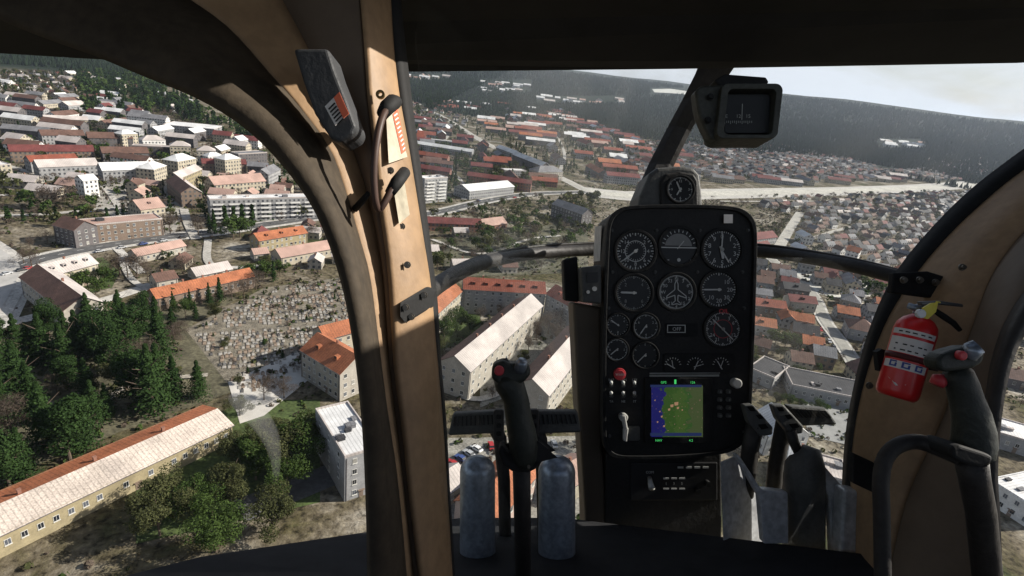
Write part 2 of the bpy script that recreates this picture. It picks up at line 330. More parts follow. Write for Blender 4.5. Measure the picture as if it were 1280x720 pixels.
# ------------------------------------------------------------------ COMPASS
cmp_ = thing('magnetic_compass', 'grey magnetic compass in a hooded case on the centre strut', 'compass', K(910, 170, .97))
def hood(mb, outer, inner, d, back, lip):
    n = len(outer)
    a = [K(x, y, d) for x, y in outer]; b = [K(x, y, d) for x, y in inner]; c = [K(x, y, d, -back) for x, y in inner]; e = [K(x, y, d, -back-.03) for x, y in outer]
    fs = []
    for i in range(n):
        j = (i+1) % n; fs += [(i, j, n+j, n+i), (n+i, n+j, 2*n+j, 2*n+i), (j, i, 3*n+i, 3*n+j)]
    fs += [tuple(range(2*n, 3*n)), tuple(range(3*n, 4*n))[::-1]]
    mb.add(a+b+c+e, fs)
def rrect(x0, y0, x1, y1, r, n=4, sk=0.):
    out = []
    for cx, cy, a0 in ((x1-r, y0+r, -90), (x1-r, y1-r, 0), (x0+r, y1-r, 90), (x0+r, y0+r, 180)):
        for k in range(n+1):
            a = R(a0+90*k/n); out.append((cx+r*math.cos(a)+sk*((cy-y0)/(y1-y0)-.5), cy+r*math.sin(a)))
    return out
mb = MB(); hood(mb, rrect(899,104,976,173,9,4,-8), rrect(908,111,968,168,6,4,-6), .93, .035, 0); mb.build('compass_hood', CMPS, cmp_, bevel=.0015)
mb = MB(); mb.kprism([(869,113),(876,107),(906,105),(904,174),(888,174),(881,160),(875,146),(872,134)], .945, .03); body = mb.build('compass_case', CMPS, cmp_, bevel=.005, seg=3)
bolts([(888,121,.94),(885,150,.94)], cmp_, 3.2, BLK, 'screw')
mb = MB(); mb.kprism([(893,100),(906,92),(958,96),(962,103),(948,108),(900,108)], .965, .06); mb.build('mount', BLK, cmp_, bevel=.003)
mb = MB(); mb.kprism(rrect(906,118,962,166,3,2), .945, .006); mb.build('compass_card', mat('card_black', (.02,.021,.02), .45, var=.2, scale=30), cmp_)
mb = MB(); dc = .9435
for i in range(15): mb.tick(904+i*2.4+2, 152.5, -2.5 if i % 3 == 0 else -1.2, 1.6, 0, .7, dc, 0)
for t_, x in (('E', 908), ('12', 923), ('15', 935)): mb.text(t_, x, 145, 4.6, dc, 0)
mb.tick(927, 150, 0, 20, 2, .9, dc, .001); mb.build('card_marking', mat('dim_marking', (.34,.34,.31), .6, var=.2, scale=40), cmp_)
# ------------------------------------------------------------------ INSTRUMENT PANEL
PD = 1.05
ip = thing('instrument_panel', 'black instrument console full of round white-marked gauges', 'instrument panel', K(850, 640, 1.1))
face = [(757,300),(759,276),(768,263),(785,257),(860,256),(915,258),(932,264),(943,277),(945,300),(942,400),(938,500),(935,540),(926,556),(905,567),(848,572),(790,573),(765,572),(754,560),(752,530),(753,400)]
def chaikin(P, k=2):
    for _ in range(k): P = [q for i in range(len(P)) for A_, B_ in [(P[i], P[(i+1) % len(P)])] for q in ((A_[0]*.75+B_[0]*.25, A_[1]*.75+B_[1]*.25), (A_[0]*.25+B_[0]*.75, A_[1]*.25+B_[1]*.75))]
    return P
face = chaikin(face)
mb = MB(); mb.kprism(face, PD, .15); mb.build('console_body', PAN, ip, bevel=.006, seg=3)
# raised rim
inn = [((x-848)*.955+848, (y-414)*.972+414) for x, y in face]; n = len(face)
mb = MB(); a = [K(x, y, PD, .008) for x, y in face]; b = [K(x, y, PD, .008) for x, y in inn]; c = [K(x, y, PD, .0005) for x, y in inn]; e = [K(x, y, PD, -.01) for x, y in face]
mb.add(a+b+c+e, [q for i in range(n) for j in [(i+1) % n] for q in ((i, j, n+j, n+i), (n+i, n+j, 2*n+j, 2*n+i), (j, i, 3*n+i, 3*n+j))]); mb.build('console_rim', BLK, ip, bevel=.001)
# brown pedestal sides and lower radio box
mb = MB(); mb.kprism([(716,378),(752,384),(753,560),(758,640),(760,760),(734,760),(731,640),(722,500)], PD+.03, .10); mb.build('pedestal_side', mat('pedestal_brown', (.085,.065,.045), .55, var=.3, scale=8, bump=.1), ip, bevel=.006)
mb = MB(); mb.kprism([(757,566),(902,566),(903,640),(900,760),(757,760)], PD+.025, .16); mb.build('radio_box', PAN, ip, bevel=.004)
mb = MB(); mb.kprism([(788,578),(897,578),(897,626),(788,626)], PD+.022, .02); rad = mb.build('radio_face', mat('radio_black', (.02,.02,.021), .5, var=.2, scale=30), ip, bevel=.002)
mb = MB(); DR = PD+.022
for i in range(4):
    mb.kprism([(847+i*10.5,583),(854+i*10.5,583),(854+i*10.5,585.3),(847+i*10.5,585.3)], DR, -.001)
for j, yy in ((0,597),(1,610)):
    for i in range(3): mb.kprism([(829+i*10,yy),(836+i*10,yy),(836+i*10,yy+1.8),(829+i*10,yy+1.8)], DR, -.001)
for i in range(3): mb.text('%d' % (i*2+1), 832+i*10, 604, 3.4, DR, .0012)
mb.text('COM', 812, 590, 3.2, DR, .0012); mb.build('radio_print', MARK, rad)
mb = MB(); mb.ktube([(812,597,DR,.004),(813,604,DR-.012,.005),(815,611,DR-.022,.006)], 10); mb.build('toggle_switch', MARK, rad, smooth=True)
for x, y in ((883,603),(870,612)):
    mb = MB(); mb.disc(x, y, 3.6, DR, .012, th=.012, n=18); mb.build('knob', BLK, rad)
# left boxes on the console side
mb = MB(); mb.kprism([(704,324),(722,320),(724,378),(706,376)], 1.10, .05); mb.build('side_box', BLK, ip, bevel=.004)
mb = MB(); mb.kprism([(726,334),(752,331),(752,380),(728,378)], 1.045, .07); sb = mb.build('side_box', GREY, ip, bevel=.004)
mb = MB(); mb.kprism([(734,341),(747,340),(747,353),(734,354)], 1.043, -.002); mb.build('display', DIAL, sb)
mb = MB(); mb.disc(735,365,2.2,1.043,.003,th=.004,n=12); mb.disc(743,361,3.0,1.043,.003,th=.004,n=12); mb.build('button', MARK, sb)
mb = MB(); mb.kprism([(744,283),(752,282),(750,326),(742,327)], 0, .004, tilt=lambda p: 117*1.05/(p[0]-640)-.012); mb.build('side_strip', mat('pale_strip', (.55,.53,.50), .5, var=.3, scale=40), ip)  # pale colour paints sunlight on the console side
mb = MB(); mb.kprism([(905,268),(916,268),(916,279),(905,279)], PD-.0085, .001); mb.build('label_plate', WHT, ip)
# pod with clock
mb = MB(); mb.kprism([(797,262),(800,244),(812,216),(822,209),(850,207),(868,209),(875,218),(878,240),(879,262)], PD+.02, .10); pod = mb.build('gauge_pod', GREY, ip, bevel=.008, seg=3)
mb = MB(); mb.kprism([(826,262),(826,226),(832,217),(850,214),(868,217),(873,226),(874,262)], PD+.012, .03); mb.build('pod_face', PAN, pod, bevel=.004)
def gauge(cx, cy, r, d=PD, par=ip, n=12, start=0, sweep=360, nums=None, needles=((40, .8, 1.6),), inner=0, red=False, minor=5, dim=False, numr=.66, numh=.2, ringw=0., extra=None):
    g = MB(); g.ring(cx, cy, r*.98, r*1.13, d, .006, n=36, th=.006); g = g.build('gauge', BLK, par, bevel=.0008)
    f = MB(); f.disc(cx, cy, r*.985, d, .0012, n=32, th=.001); f.build('dial_face', DIAL, g)
    m = MB(); tot = n*minor
    for i in range(tot+(0 if sweep == 360 else 1)):
        big = i % minor == 0; a = start+sweep*i/tot
        m.tick(cx, cy, r*(.80 if big else .87), r*.95, a, .026*r*(2.0 if big else 1.1)+.15, d, .0024)
    if ringw: m.ring(cx, cy, r*(.95-ringw), r*.95, d, .0020, n=40)
    if inner:
        m.ring(cx, cy, r*inner, r*(inner+.035), d, .0022, n=36)
        for i in range(24): m.tick(cx, cy, r*(inner-.1), r*inner, i*15, .5, d, .0024)
    for i, t_ in enumerate(nums or []):
        a = R(start+sweep*i/(len(nums) if sweep == 360 else max(1, len(nums)-1)))
        m.text(t_, cx+math.sin(a)*r*numr, cy-math.cos(a)*r*numr, r*numh, d, .0022)
    if extra: extra(m)
    m.build('marking', MATS['dim_marking'] if dim else MARK, g, normals=False)
    for a, l, w in needles:
        q = MB(); ar = R(a); ux, uy = math.sin(ar), -math.cos(ar); vx, vy = uy, -ux
        q.kprism([(cx-ux*r*.18-vx*w*.5, cy-uy*r*.18-vy*w*.5), (cx+ux*r*l*.9-vx*w*.5, cy+uy*r*l*.9-vy*w*.5), (cx+ux*r*l, cy+uy*r*l), (cx+ux*r*l*.9+vx*w*.5, cy+uy*r*l*.9+vy*w*.5), (cx-ux*r*.18+vx*w*.5, cy-uy*r*.18+vy*w*.5)], d-.0045, .0008)
        q.disc(cx, cy, r*.09, d, .0055, th=.002, n=14); q.build('needle', MARK, g)
    if red:
        q = MB(); q.text('OIL', cx, cy-r*1.02, r*.26, d, .0075); q.ring(cx, cy, r*.5, r*.53, d, .0026); q.build('red_marking', REDB, g)
    return g
gauge(850,237,16,PD+.012,pod,12,nums=['12','','','3','','','6','','','9','',''],needles=((-22,.7,1.6),(-150,.5,1.6)),minor=5)
gauge(794,314,24,inner=.52,nums=['','2','4','6','8','10','12','14'],needles=((232,.82,1.6),),n=20,minor=2)
gauge(902,312,24,nums=['0','1','2','3','4','5','6','7','8','9'],n=10,needles=((5,.85,1.5),(170,.5,3.2),(150,.8,1.5)),numr=.68,numh=.24)
def plane(m):
    cx, cy = 845, 365
    for q in ([(cx,cy-15),(cx+2,cy-10),(cx+2,cy-3),(cx+12,cy+5),(cx+12,cy+7.5),(cx+2,cy+4),(cx+1.5,cy+11),(cx+5,cy+14),(cx+5,cy+16),(cx,cy+14.5)],):
        l = q + [(2*cx-x, y) for x, y in q[::-1]]
        for i in range(len(l)-1):
            (x0,y0),(x1,y1) = l[i], l[i+1]; dx, dy = x1-x0, y1-y0; k = math.hypot(dx, dy)
            if k < .1: continue
            nx, ny = -dy/k*.55, dx/k*.55; m.add([K(x0+nx,y0+ny,PD,.003),K(x1+nx,y1+ny,PD,.003),K(x1-nx,y1-ny,PD,.003),K(x0-nx,y0-ny,PD,.003)], [(0,1,2,3)])
gauge(845,365,22,n=12,nums=['N','3','6','E','12','15','S','21','24','W','30','33'],needles=(),minor=6,numr=.74,numh=.2,ringw=.03,extra=plane)
gauge(792,366,22,n=10,nums=['','4','','6','','8','','2'],needles=((-88,.75,2.4),),dim=True,numr=.66)
gauge(898,362,22,n=8,nums=['','10','20','30','20','10','',''],needles=((-90,.86,1.8),),numr=.62,numh=.24,minor=5,start=0)
gauge(772,406,13.5,n=8,nums=['','4','','8','','12'],needles=((-55,.8,1.3),),minor=3)
gauge(807,408,15.5,n=10,nums=['','2','','4','','6'],needles=((215,.75,1.3),),minor=2,ringw=.04)
gauge(771,437,13.5,n=10,nums=['','2','','6'],needles=((230,.75,1.3),),minor=2,ringw=.05)
gauge(806,444,15.5,n=6,needles=((225,.85,1.2),),minor=2,dim=True)
gauge(903,411,22,n=12,minor=5,nums=['','3','6','','12','15','','21','24','','30','33'],needles=((135,.9,1.4),(-45,.8,1.4)),red=True,numr=.68)
# attitude indicator
g = MB(); g.ring(848,308,22.5,26,PD,.006,n=36,th=.006); g = g.build('attitude_indicator', BLK, ip)
m = MB(); m.disc(848,308,22.6,PD,.001,th=.001); m.build('dial_face', DIAL, g)
m = MB(); pts = [(848+17*math.cos(R(a)), 309-17*math.sin(R(a))) for a in range(4, 177, 8)]; m.kprism(pts, PD-.0022, .0008); m.build('horizon_ball', mat('horizon_grey', (.24,.24,.23), .6, var=.15, scale=40), g)
m = MB()
for a in range(-75, 76, 15): m.tick(848,309,18.3,22 if a % 30 == 0 else 21,a,1.,PD,.003)
m.add([K(x,y,PD,.0032) for x,y in ((824,308.6),(872,309.4),(872,310.8),(824,310))], [(0,1,2,3)]); m.tick(848,309,-3,10,40,1,PD,.0034); m.disc(848,325,2.2,PD,.003); m.tick(830,325,0,6,90,1,PD,.003)
m.tick(862,325,0,6,90,1,PD,.003); m.build('marking', MARK, g, normals=False)
# small plate, triple gauge
m = MB(); m.kprism(rrect(832,404,872,421,1.5,2), PD-.0012, .001); pl = m.build('annunciator_plate', BLK, ip)
m = MB()
for x0,y0,x1,y1 in ((834,406,857,407),(834,415,857,416),(834,406,835,416),(856,406,857,416)): m.kprism([(x0,y0),(x1,y0),(x1,y1),(x0,y1)], PD-.0022, .0006)
m.text('OFF', 845.5, 411, 4.5, PD, .0024); m.build('plate_print', MARK, pl, normals=False)
m = MB(); m.kprism(rrect(830,442,919,466,3,3), PD-.004, .004); tg = m.build('triple_gauge', BLK, ip, bevel=.001)
m = MB(); dq = PD-.0042
for i, (cx, aa) in enumerate(((841,-60),(869,25),(901,-30))):
    for k in range(9): m.tick(cx, 457, 8.5, 10.5, -80+k*20, .8, dq, .0006)
    m.tick(cx, 459, -3, 9, aa, 1.1, dq, .001); m.tick(cx, 458, -2, 8, aa+50, .8, dq, .001)
m.build('marking', MARK, tg, normals=False)
# warning light, switches
m = MB(); m.disc(774,467,7.5,PD,.008,th=.008,n=24); m.disc(774,467,5.5,PD,.011,th=.003,n=24); wl = m.build('warning_light', REDB, ip, bevel=.001)
m = MB(); m.text('WARN', 774, 467, 3, PD, .0116); m.build('light_print', MARK, wl, normals=False)
for x in (764,779,793):
    for y in (481,494):
        s_ = MB(); s_.disc(x, y, 3.2, PD, .003, th=.003, n=6); s_ = s_.build('toggle_switch', GREY, ip)
        m = MB(); m.ktube([(x, y, PD-.003, .002),(x, y-2.4, PD-.012, .003),(x, y-3.2, PD-.015, .0032)], 8); m.build('lever', MARK, s_, smooth=True)
m = MB()
for x, w in ((764,'BAT'),(779,'GEN'),(793,'LTS')):
    m.text(w, x, 474.5, 2.8, PD, .0012); m.text(w[::-1][:2], x, 501.5, 2.8, PD, .0012)
for k in range(27): m.tick(813+k*3.2, 470, 0, .1, 0, 2.3, PD, .001)
m.kprism([(812,466.2),(900,465.8),(900,466.6),(812,467)], PD-.0012, .0006); 
m.build('switch_print', MARK, ip, normals=False)
m = MB(); m.kprism([(812,468.4),(899,468),(899,470.6),(812,471)], PD-.0014, .0008); m.build('text_strip', MATS['dim_marking'], ip)
for x, y, r in ((778,520,5.2),(918,478,6)):
    k_ = MB(); k_.disc(x, y, r, PD, .016, th=.016, n=20); k_.build('knob', mat('knob_ivory', (.48,.47,.44), .45, var=.2, scale=30), ip, bevel=.002)
m = MB(); m.kprism([(777,520),(782,519),(785,536),(780,538)], PD-.02, .008); m.kprism([(779,536),(786,535),(784,553),(779,551)], PD-.012, .008); m.build('fuel_lever', MATS['knob_ivory'], ip, bevel=.002)
m = MB(); m.kprism(rrect(784,533,800,551,2,2), PD-.006, .006); m.build('rotary_selector', GREY, ip, bevel=.001)
# moving map display
m = MB(); m.kprism(rrect(806,472,891,555,3,3), PD-.006, .006); dis = m.build('map_display', BLK, ip, bevel=.0015)
def screenmat():
    m = bpy.data.materials.new('map_screen'); m.use_nodes = True; nt = m.node_tree; N = nt.nodes; L = nt.links; b = N['Principled BSDF']
    tc = N.new('ShaderNodeTexCoord'); mp = N.new('ShaderNodeMapping'); L.new(tc.outputs['UV'], mp.inputs[0])
    nz = N.new('ShaderNodeTexNoise'); nz.inputs['Scale'].default_value = 6; nz.inputs['Detail'].default_value = 6; L.new(mp.outputs[0], nz.inputs[0])
    sx = N.new('ShaderNodeSeparateXYZ'); L.new(mp.outputs[0], sx.inputs[0])
    ad = N.new('ShaderNodeMath'); ad.operation = 'MULTIPLY_ADD'; L.new(nz.outputs[0], ad.inputs[0]); ad.inputs[1].default_value = .55; L.new(sx.outputs[0], ad.inputs[2])
    rp = N.new('ShaderNodeValToRGB'); rp.color_ramp.interpolation = 'CONSTANT'; e = rp.color_ramp.elements
    e[0].position = 0; e[0].color = (.012,.012,.12,1); e[1].position = .52; e[1].color = (.035,.085,.015,1)
    for p, c in ((.72,(.05,.10,.02,1)),(.95,(.035,.09,.02,1)),(1.2,(.06,.085,.03,1))):
        q = e.new(min(p, 1)); q.color = c
    L.new(ad.outputs[0], rp.inputs[0]); n2 = N.new('ShaderNodeTexNoise'); n2.inputs['Scale'].default_value = 26; n2.inputs['Detail'].default_value = 2; L.new(mp.outputs[0], n2.inputs[0])
    gt = N.new('ShaderNodeMath'); gt.operation = 'GREATER_THAN'; gt.inputs[1].default_value = .69; L.new(n2.outputs[0], gt.inputs[0])
    mx = N.new('ShaderNodeMixRGB'); mx.inputs[2].default_value = (.30,.16,.14,1); L.new(gt.outputs[0], mx.inputs[0]); L.new(rp.outputs[0], mx.inputs[1])
    b.inputs['Base Color'].default_value = (.01,.01,.01,1); b.inputs['Roughness'].default_value = .3
    L.new(mx.outputs[0], b.inputs['Emission Color']); b.inputs['Emission Strength'].default_value = .42; return m
m = MB(); m.add([K(813,481,PD,.007),K(877,481,PD,.007),K(877,545,PD,.007),K(813,545,PD,.007)], [(3,2,1,0)]); so = m.build('screen', screenmat(), dis, normals=False)
uv = so.data.uv_layers.new(name='uv'); 
for lp, c in zip(so.data.loops, range(4)): uv.data[c].uv = {0:(0,1),1:(1,1),2:(1,0),3:(0,0)}[lp.vertex_index]
def em(name, c, s):
    m = bpy.data.materials.new(name); m.use_nodes = True; b = m.node_tree.nodes['Principled BSDF']; b.inputs['Base Color'].default_value = (0,0,0,1)
    b.inputs['Emission Color'].default_value = (*c, 1); b.inputs['Emission Strength'].default_value = s; return m
m = MB(); m.kprism([(843,474.5),(845.4,474.5),(845.4,480),(843,480)], PD-.0075, .0004); m.text('GPS', 828, 477, 3, PD, .0078); m.text('126', 864, 477, 3, PD, .0078); m.text('NAV', 822, 549, 3, PD, .0078); m.text('4.2', 862, 549, 3, PD, .0078); m.build('screen_text', em('green_text', (.05,.5,.12), .7), dis, normals=False)
m = MB(); m.kprism([(813,541),(877,541),(877,545),(813,545)], PD-.0074, .0003); m.kprism([(813,481),(877,481),(877,484),(813,484)], PD-.0074, .0003); m.build('screen_bar', em('bar_blue', (.012,.02,.07), .6), dis)
m = MB(); [m.kprism([(x_, y_), (x_+s_, y_-.6), (x_+s_-.4, y_+s_*.7), (x_+.3, y_+s_*.8)], PD-.0076, .0003) for x_, y_, s_ in ((838,506,4),(843,503,5),(846,509,3),(835,511,3),(826,520,2.4),(821,527,2),(829,532,2.4),(824,514,1.8),(852,512,1.8),(818,500,1.6))]; m.build('screen_symbol', em('sym_orange', (.30,.17,.10), .6), dis)
for x in (900,911):
    for i in range(4):
        m = MB(); m.kprism(rrect(x-3.2, 487+i*10, x+3.2, 492+i*10, 1, 1), PD-.004, .005); kk = m.build('button', GREY, ip)
        m = MB(); m.text('ABCDEFGH'[i+(4 if x > 905 else 0)], x, 489.5+i*10, 3, PD, .0044); m.build('key_print', MATS['dim_marking'], kk, normals=False)
bolts([(765,288,PD-.001),(935,288,PD-.001),(821,288,PD-.001),(875,288,PD-.001),(766,340,PD-.001),(819,340,PD-.001),(872,340,PD-.001),(928,340,PD-.001),(930,385,PD-.001),(761,385,PD-.001),(930,540,PD-.001),(762,545,PD-.001)], ip, 1.6, GREY, 'screw')
# ------------------------------------------------------------------ CYCLIC STICK (centre)
cy = thing('cyclic_stick', 'black centre control stick with red button above the pedals', 'control stick', K(650, 640, .8))
CD = .74
m = MB(); m.ktube([(628,470,CD,.013),(632,478,CD,.0165),(640,486,CD,.0185),(645,500,CD+.002,.0172),(648,520,CD+.004,.0178),(652,540,CD+.006,.0192),(655,558,CD+.008,.0200),(656,572,CD+.01,.0185),(655,580,CD+.012,.0155)], 20, ell=.92); m.build('grip', DGRN, cy, smooth=True)
m = MB(); m.kprism([(615,456),(630,450),(640,456),(650,452),(662,458),(664,468),(656,477),(640,482),(624,482),(614,474)], CD-.012, .035); hd = m.build('grip_head', DGRN, cy, bevel=.006, seg=3)
m = MB(); m.disc(624,463,6.2,CD-.012,.006,th=.008,n=20); m.build('button', REDB, hd, bevel=.002)
m = MB(); m.ktube([(650,462,CD-.01,.008),(652,454,CD-.018,.008),(654,450,CD-.02,.006)], 14); m.build('trim_switch', SIL, hd, smooth=True)
m = MB(); m.ktube([(636,456,CD,.003),(632,450,CD,.004),(628,452,CD,.003)], 8); m.build('trigger', GREY, hd, smooth=True)
m = MB(); m.kprism([(626,556),(640,574),(660,582),(673,574),(689,570),(680,562),(672,556),(672,586),(660,592),(640,590),(628,582),(622,566)], CD, .03); m.build('grip_base', BLK, cy, bevel=.004)
m = MB(); m.ktube([(652,586,.76,.0125),(653,640,.80,.0125),(654,760,.88,.0125)], 14); m.build('stick_shaft', RUB, cy, smooth=True)
m = MB(); m.disc(661,583,2,CD-.02,.003,th=.003,n=8); m.build('screw', STEEL, cy)
# ------------------------------------------------------------------ PEDALS
def pedal(quad, d, label, arm):
    t = thing('rudder_pedal', label, 'pedal', K(quad[0][0], 640, d+.05), 0, 'anti-torque pedals on the cabin floor')
    m = MB(); m.kprism(quad, d, .022); pb = m.build('pedal_plate', GREY, t, bevel=.004, seg=2)
    (x0, y0), (x1, y1), (x2, y2), (x3, y3) = quad
    for i in range(10):
        f = (i+.6)/10.6
        xa, ya = x0+(x1-x0)*f, y0+(y1-y0)*f; xb, yb = x3+(x2-x3)*f, y3+(y2-y3)*f
        m = MB(); a = (xa*.85+xb*.15, ya*.85+yb*.15); b = (xa*.42+xb*.58, ya*.42+yb*.58); w = .9
        m.kprism([(a[0]-w, a[1]), (a[0]+w, a[1]), (b[0]+w+1.3, b[1]), (b[0]-w+1.3, b[1])], d-.003, .003); m.build('tread_rib', BLK, pb)
    m = MB(); m.ktube(arm, 10); m.build('pedal_arm', RUB, t, smooth=True)
    return t
pedal([(566,517),(620,514),(620,542),(560,545)], .95, 'ribbed black pedal on the outer side of the centre stick', [(616,530,.965,.012),(625,548,.97,.012),(630,600,.98,.011),(632,700,1.02,.011)])
pedal([(664,514),(722,514),(727,541),(664,543)], .95, 'ribbed black pedal between the centre stick and the console', [(668,530,.965,.012),(676,550,.97,.012),(678,600,.98,.011),(680,700,1.02,.011)])
pedal([(985,507),(1034,511),(1048,531),(1003,533)], 1.0, 'ribbed black pedal below the round houses near the tan post', [(985,512,1.02,.017),(977,545,1.03,.015),(970,580,1.04,.014),(964,640,1.07,.014)])
# link brackets with slots
for x0, lab in ((617,'slotted black link bracket beside the stick grip, stick-hand side'), (661,'slotted black link bracket between grip and console pedal')):
    t = thing('link_bracket', lab, 'bracket', K(x0, 560, .94), 0, 'slotted brackets beside the stick')
    m = MB(); m.kprism(rrect(x0, 512, x0+13, 552, 3, 2), .935, .012); b_ = m.build('bracket_plate', RUB, t, bevel=.002)
    for y in (518,529,539):
        m = MB(); m.kprism(rrect(x0+3.5, y, x0+9.5, y+6, 1.5, 2), .9335, .002); m.build('slot', mat('slot_dark', (.004,.004,.004), .8, var=.1), b_)
def arm_fitting(pts, holes, lab, arm):
    t = thing('pedal_arm_fitting', lab, 'pedal arm', K(arm[-1][0], arm[-1][1], 1.05), 0, 'pedal arms beside the console')
    m = MB(); m.kprism(pts, .985, .02); b_ = m.build('fitting', GREY, t, bevel=.003)
    for h in holes: m = MB(); m.kprism(h, .9835, .002); m.build('slot', MATS['slot_dark'], b_)
    m = MB(); m.ktube(arm, 12); m.build('arm_tube', RUB, t, smooth=True)
arm_fitting([(930,507),(942,506),(967,535),(966,544),(950,546),(936,528)], [[(934,508),(941,508),(945,514),(938,514)],[(945,519),(951,518),(955,523),(949,524)],[(948,531),(957,530),(961,535),(952,537)]], 'slotted arm fitting touching the console edge', [(944,530,1.0,.016),(938,560,1.01,.015),(933,600,1.02,.015),(930,640,1.04,.015)])
arm_fitting([(966,507),(980,506),(1005,533),(1004,542),(988,544),(972,524)], [[(971,509),(978,509),(981,514),(974,514)],[(981,519),(988,518),(991,523),(985,524)],[(986,530),(996,529),(1000,534),(991,536)]], 'slotted arm fitting joined to the far ribbed pedal', [(988,538,.985,.010),(992,552,.985,.009),(1000,570,.99,.008)])
# metal housings
def dome(cx, w, top, d, lab):
    t = thing('damper_housing', lab, 'metal housing', K(cx, 660, d), 0, 'rounded metal housings below the pedals')
    r = w/2/F*d; m = MB(); pts = [(K(cx, 760, d), r*1.02), (K(cx, 640, d), r), (K(cx, top+w*.45, d), r)]
    for k in range(1, 8): a = PI/2*k/8; pts.append((K(cx, top+w*.45-math.sin(a)*w*.45, d), r*math.cos(a)))
    m.tube(pts, 28); m.build('housing', SIL, t, smooth=True)
dome(597, 44, 569, .93, 'rounded steel housing beside the tan post foot')
dome(696, 46, 569, .93, 'rounded steel housing beside the console foot')
t = thing('seat_bracket', 'bent silver sheet bracket at the foot of the console', 'bracket', K(925, 640, .98))
m = MB(); m.kprism([(901,578),(920,570),(936,594),(950,622),(955,680),(905,680)], .97, .004, tilt=lambda p: (p[0]-901)*.0012); m.build('side_sheet', SHEET, t, bevel=.001)
m = MB(); m.kprism([(920,570),(924,569),(952,612),(985,616),(986,680),(955,680),(950,622)], .955, .02); m.build('flange', SHEET, t, bevel=.002)
t = thing('seat_support', 'grey metal support with rounded cap near the far pedal', 'support', K(1010, 640, 1.0))
m = MB(); m.ktube([(1000,562,.99,.012),(1006,566,.985,.026),(1006,580,.98,.032),(1005,600,.98,.034),(1004,700,.98,.034)], 20); m.build('cap', GREY, t, smooth=True)
m = MB(); m.kprism([(1012,572),(1022,572),(1062,618),(1062,700),(1040,700),(1036,622)], .96, .015); m.build('brace', SHEET, t, bevel=.003)
m = MB(); m.kprism([(1055,612),(1085,616),(1100,630),(1100,700),(1050,700)], .93, .03); m.build('foot', SHEET, t, bevel=.004)
# ------------------------------------------------------------------ RIGHT CONTROL STICK
rs = thing('collective_stick', 'dark control stick with red buttons in front of the extinguisher', 'control stick', K(1210, 660, .62))
CD = .60
m = MB(); m.ktube([(1190,462,CD,.011),(1198,470,CD,.0150),(1203,482,CD,.0155),(1208,500,CD,.0163),(1214,520,CD,.0182),(1217,540,CD,.0200),(1217,556,CD,.0208),(1216,568,CD,.0198),(1214,574,CD,.017)], 22, ell=.85); m.build('grip', DGRN, rs, smooth=True)
m = MB(); m.kprism([(1172,450),(1180,443),(1192,438),(1208,434),(1226,433),(1233,441),(1230,454),(1218,461),(1198,464),(1182,466),(1173,461)], CD-.014, .024); hd = m.build('grip_head', DGRN, rs, bevel=.006, seg=3)
m = MB(); m.disc(1199,444,6,CD-.014,.006,th=.008,n=20); m.build('button', REDB, hd, bevel=.002)
m = MB(); m.ktube([(1210,444,CD-.01,.009),(1216,437,CD-.014,.0095),(1223,433,CD-.016,.008)], 16); m.build('trim_cap', SIL, hd, smooth=True)
m = MB(); m.ktube([(1182,474,CD+.005,.006),(1173,476,CD+.006,.0085),(1170,481,CD+.006,.007)], 12); m.build('trigger', REDB, rs, smooth=True)
m = MB(); m.kprism([(1190,560),(1200,556),(1232,566),(1243,571),(1241,580),(1226,585),(1203,579),(1190,572)], CD-.024, .045); m.build('grip_collar', BLK, rs, bevel=.006, seg=3)
m = MB(); m.ktube([(1214,576,CD,.0150),(1218,600,CD+.01,.0145),(1226,640,CD+.03,.0145),(1238,760,CD+.08,.015)], 18); m.build('stick_shaft', RUB, rs, smooth=True)
m = MB(); m.ktube([(p.x, p.y, p.z, .0085) for p in cr([(1104,760,.62),(1102,640,.62),(1101,604,.62),(1106,574,.62),(1122,557,.62),(1146,552,.62),(1172,560,.61),(1200,572,.60)], 40)], 14); m.build('handle_tube', RUB, rs, smooth=True)
# ------------------------------------------------------------------ FIRE EXTINGUISHER
fe = thing('fire_extinguisher', 'small red fire extinguisher strapped to the tan post', 'fire extinguisher', K(1122, 500, .83))
A = K(1121, 492, .80); B = K(1149, 398, .80); ax = (B-A).normalized(); view = ((A+B)/2-CO).normalized(); sx = ax.cross(view).normalized()
if sx.dot(CM @ Vector((1,0,0))) < 0: sx = -sx
fz = sx.cross(ax).normalized()
if fz.dot(view) > 0: fz = -fz
H_ = (B-A).length; r0 = .0268
def lathe(mb, prof, n=32, mi=0, a0=0, a1=2*PI):
    full = abs(a1-a0-2*PI) < 1e-6; k_ = n if full else n+1; vs = []
    for z, r in prof:
        for k in range(k_):
            a = a0+(a1-a0)*k/n; vs.append(A+ax*z+(sx*math.sin(a)+fz*math.cos(a))*r)
    fs = []
    for i in range(len(prof)-1):
        for k in range(n): fs.append((i*k_+k, i*k_+(k+1) % k_, (i+1)*k_+(k+1) % k_, (i+1)*k_+k))
    if full: fs += [tuple(range(n)), tuple(range((len(prof)-1)*n, len(prof)*n))]
    mb.add(vs, fs, mi)
m = MB(); lathe(m, [(-.006,r0*.80),(-.002,r0*.95),(.004,r0),(H_-.020,r0),(H_-.010,r0*.93),(H_-.002,r0*.72),(H_+.003,r0*.45),(H_+.006,r0*.3)]); m.build('cylinder', RED, fe, smooth=True)
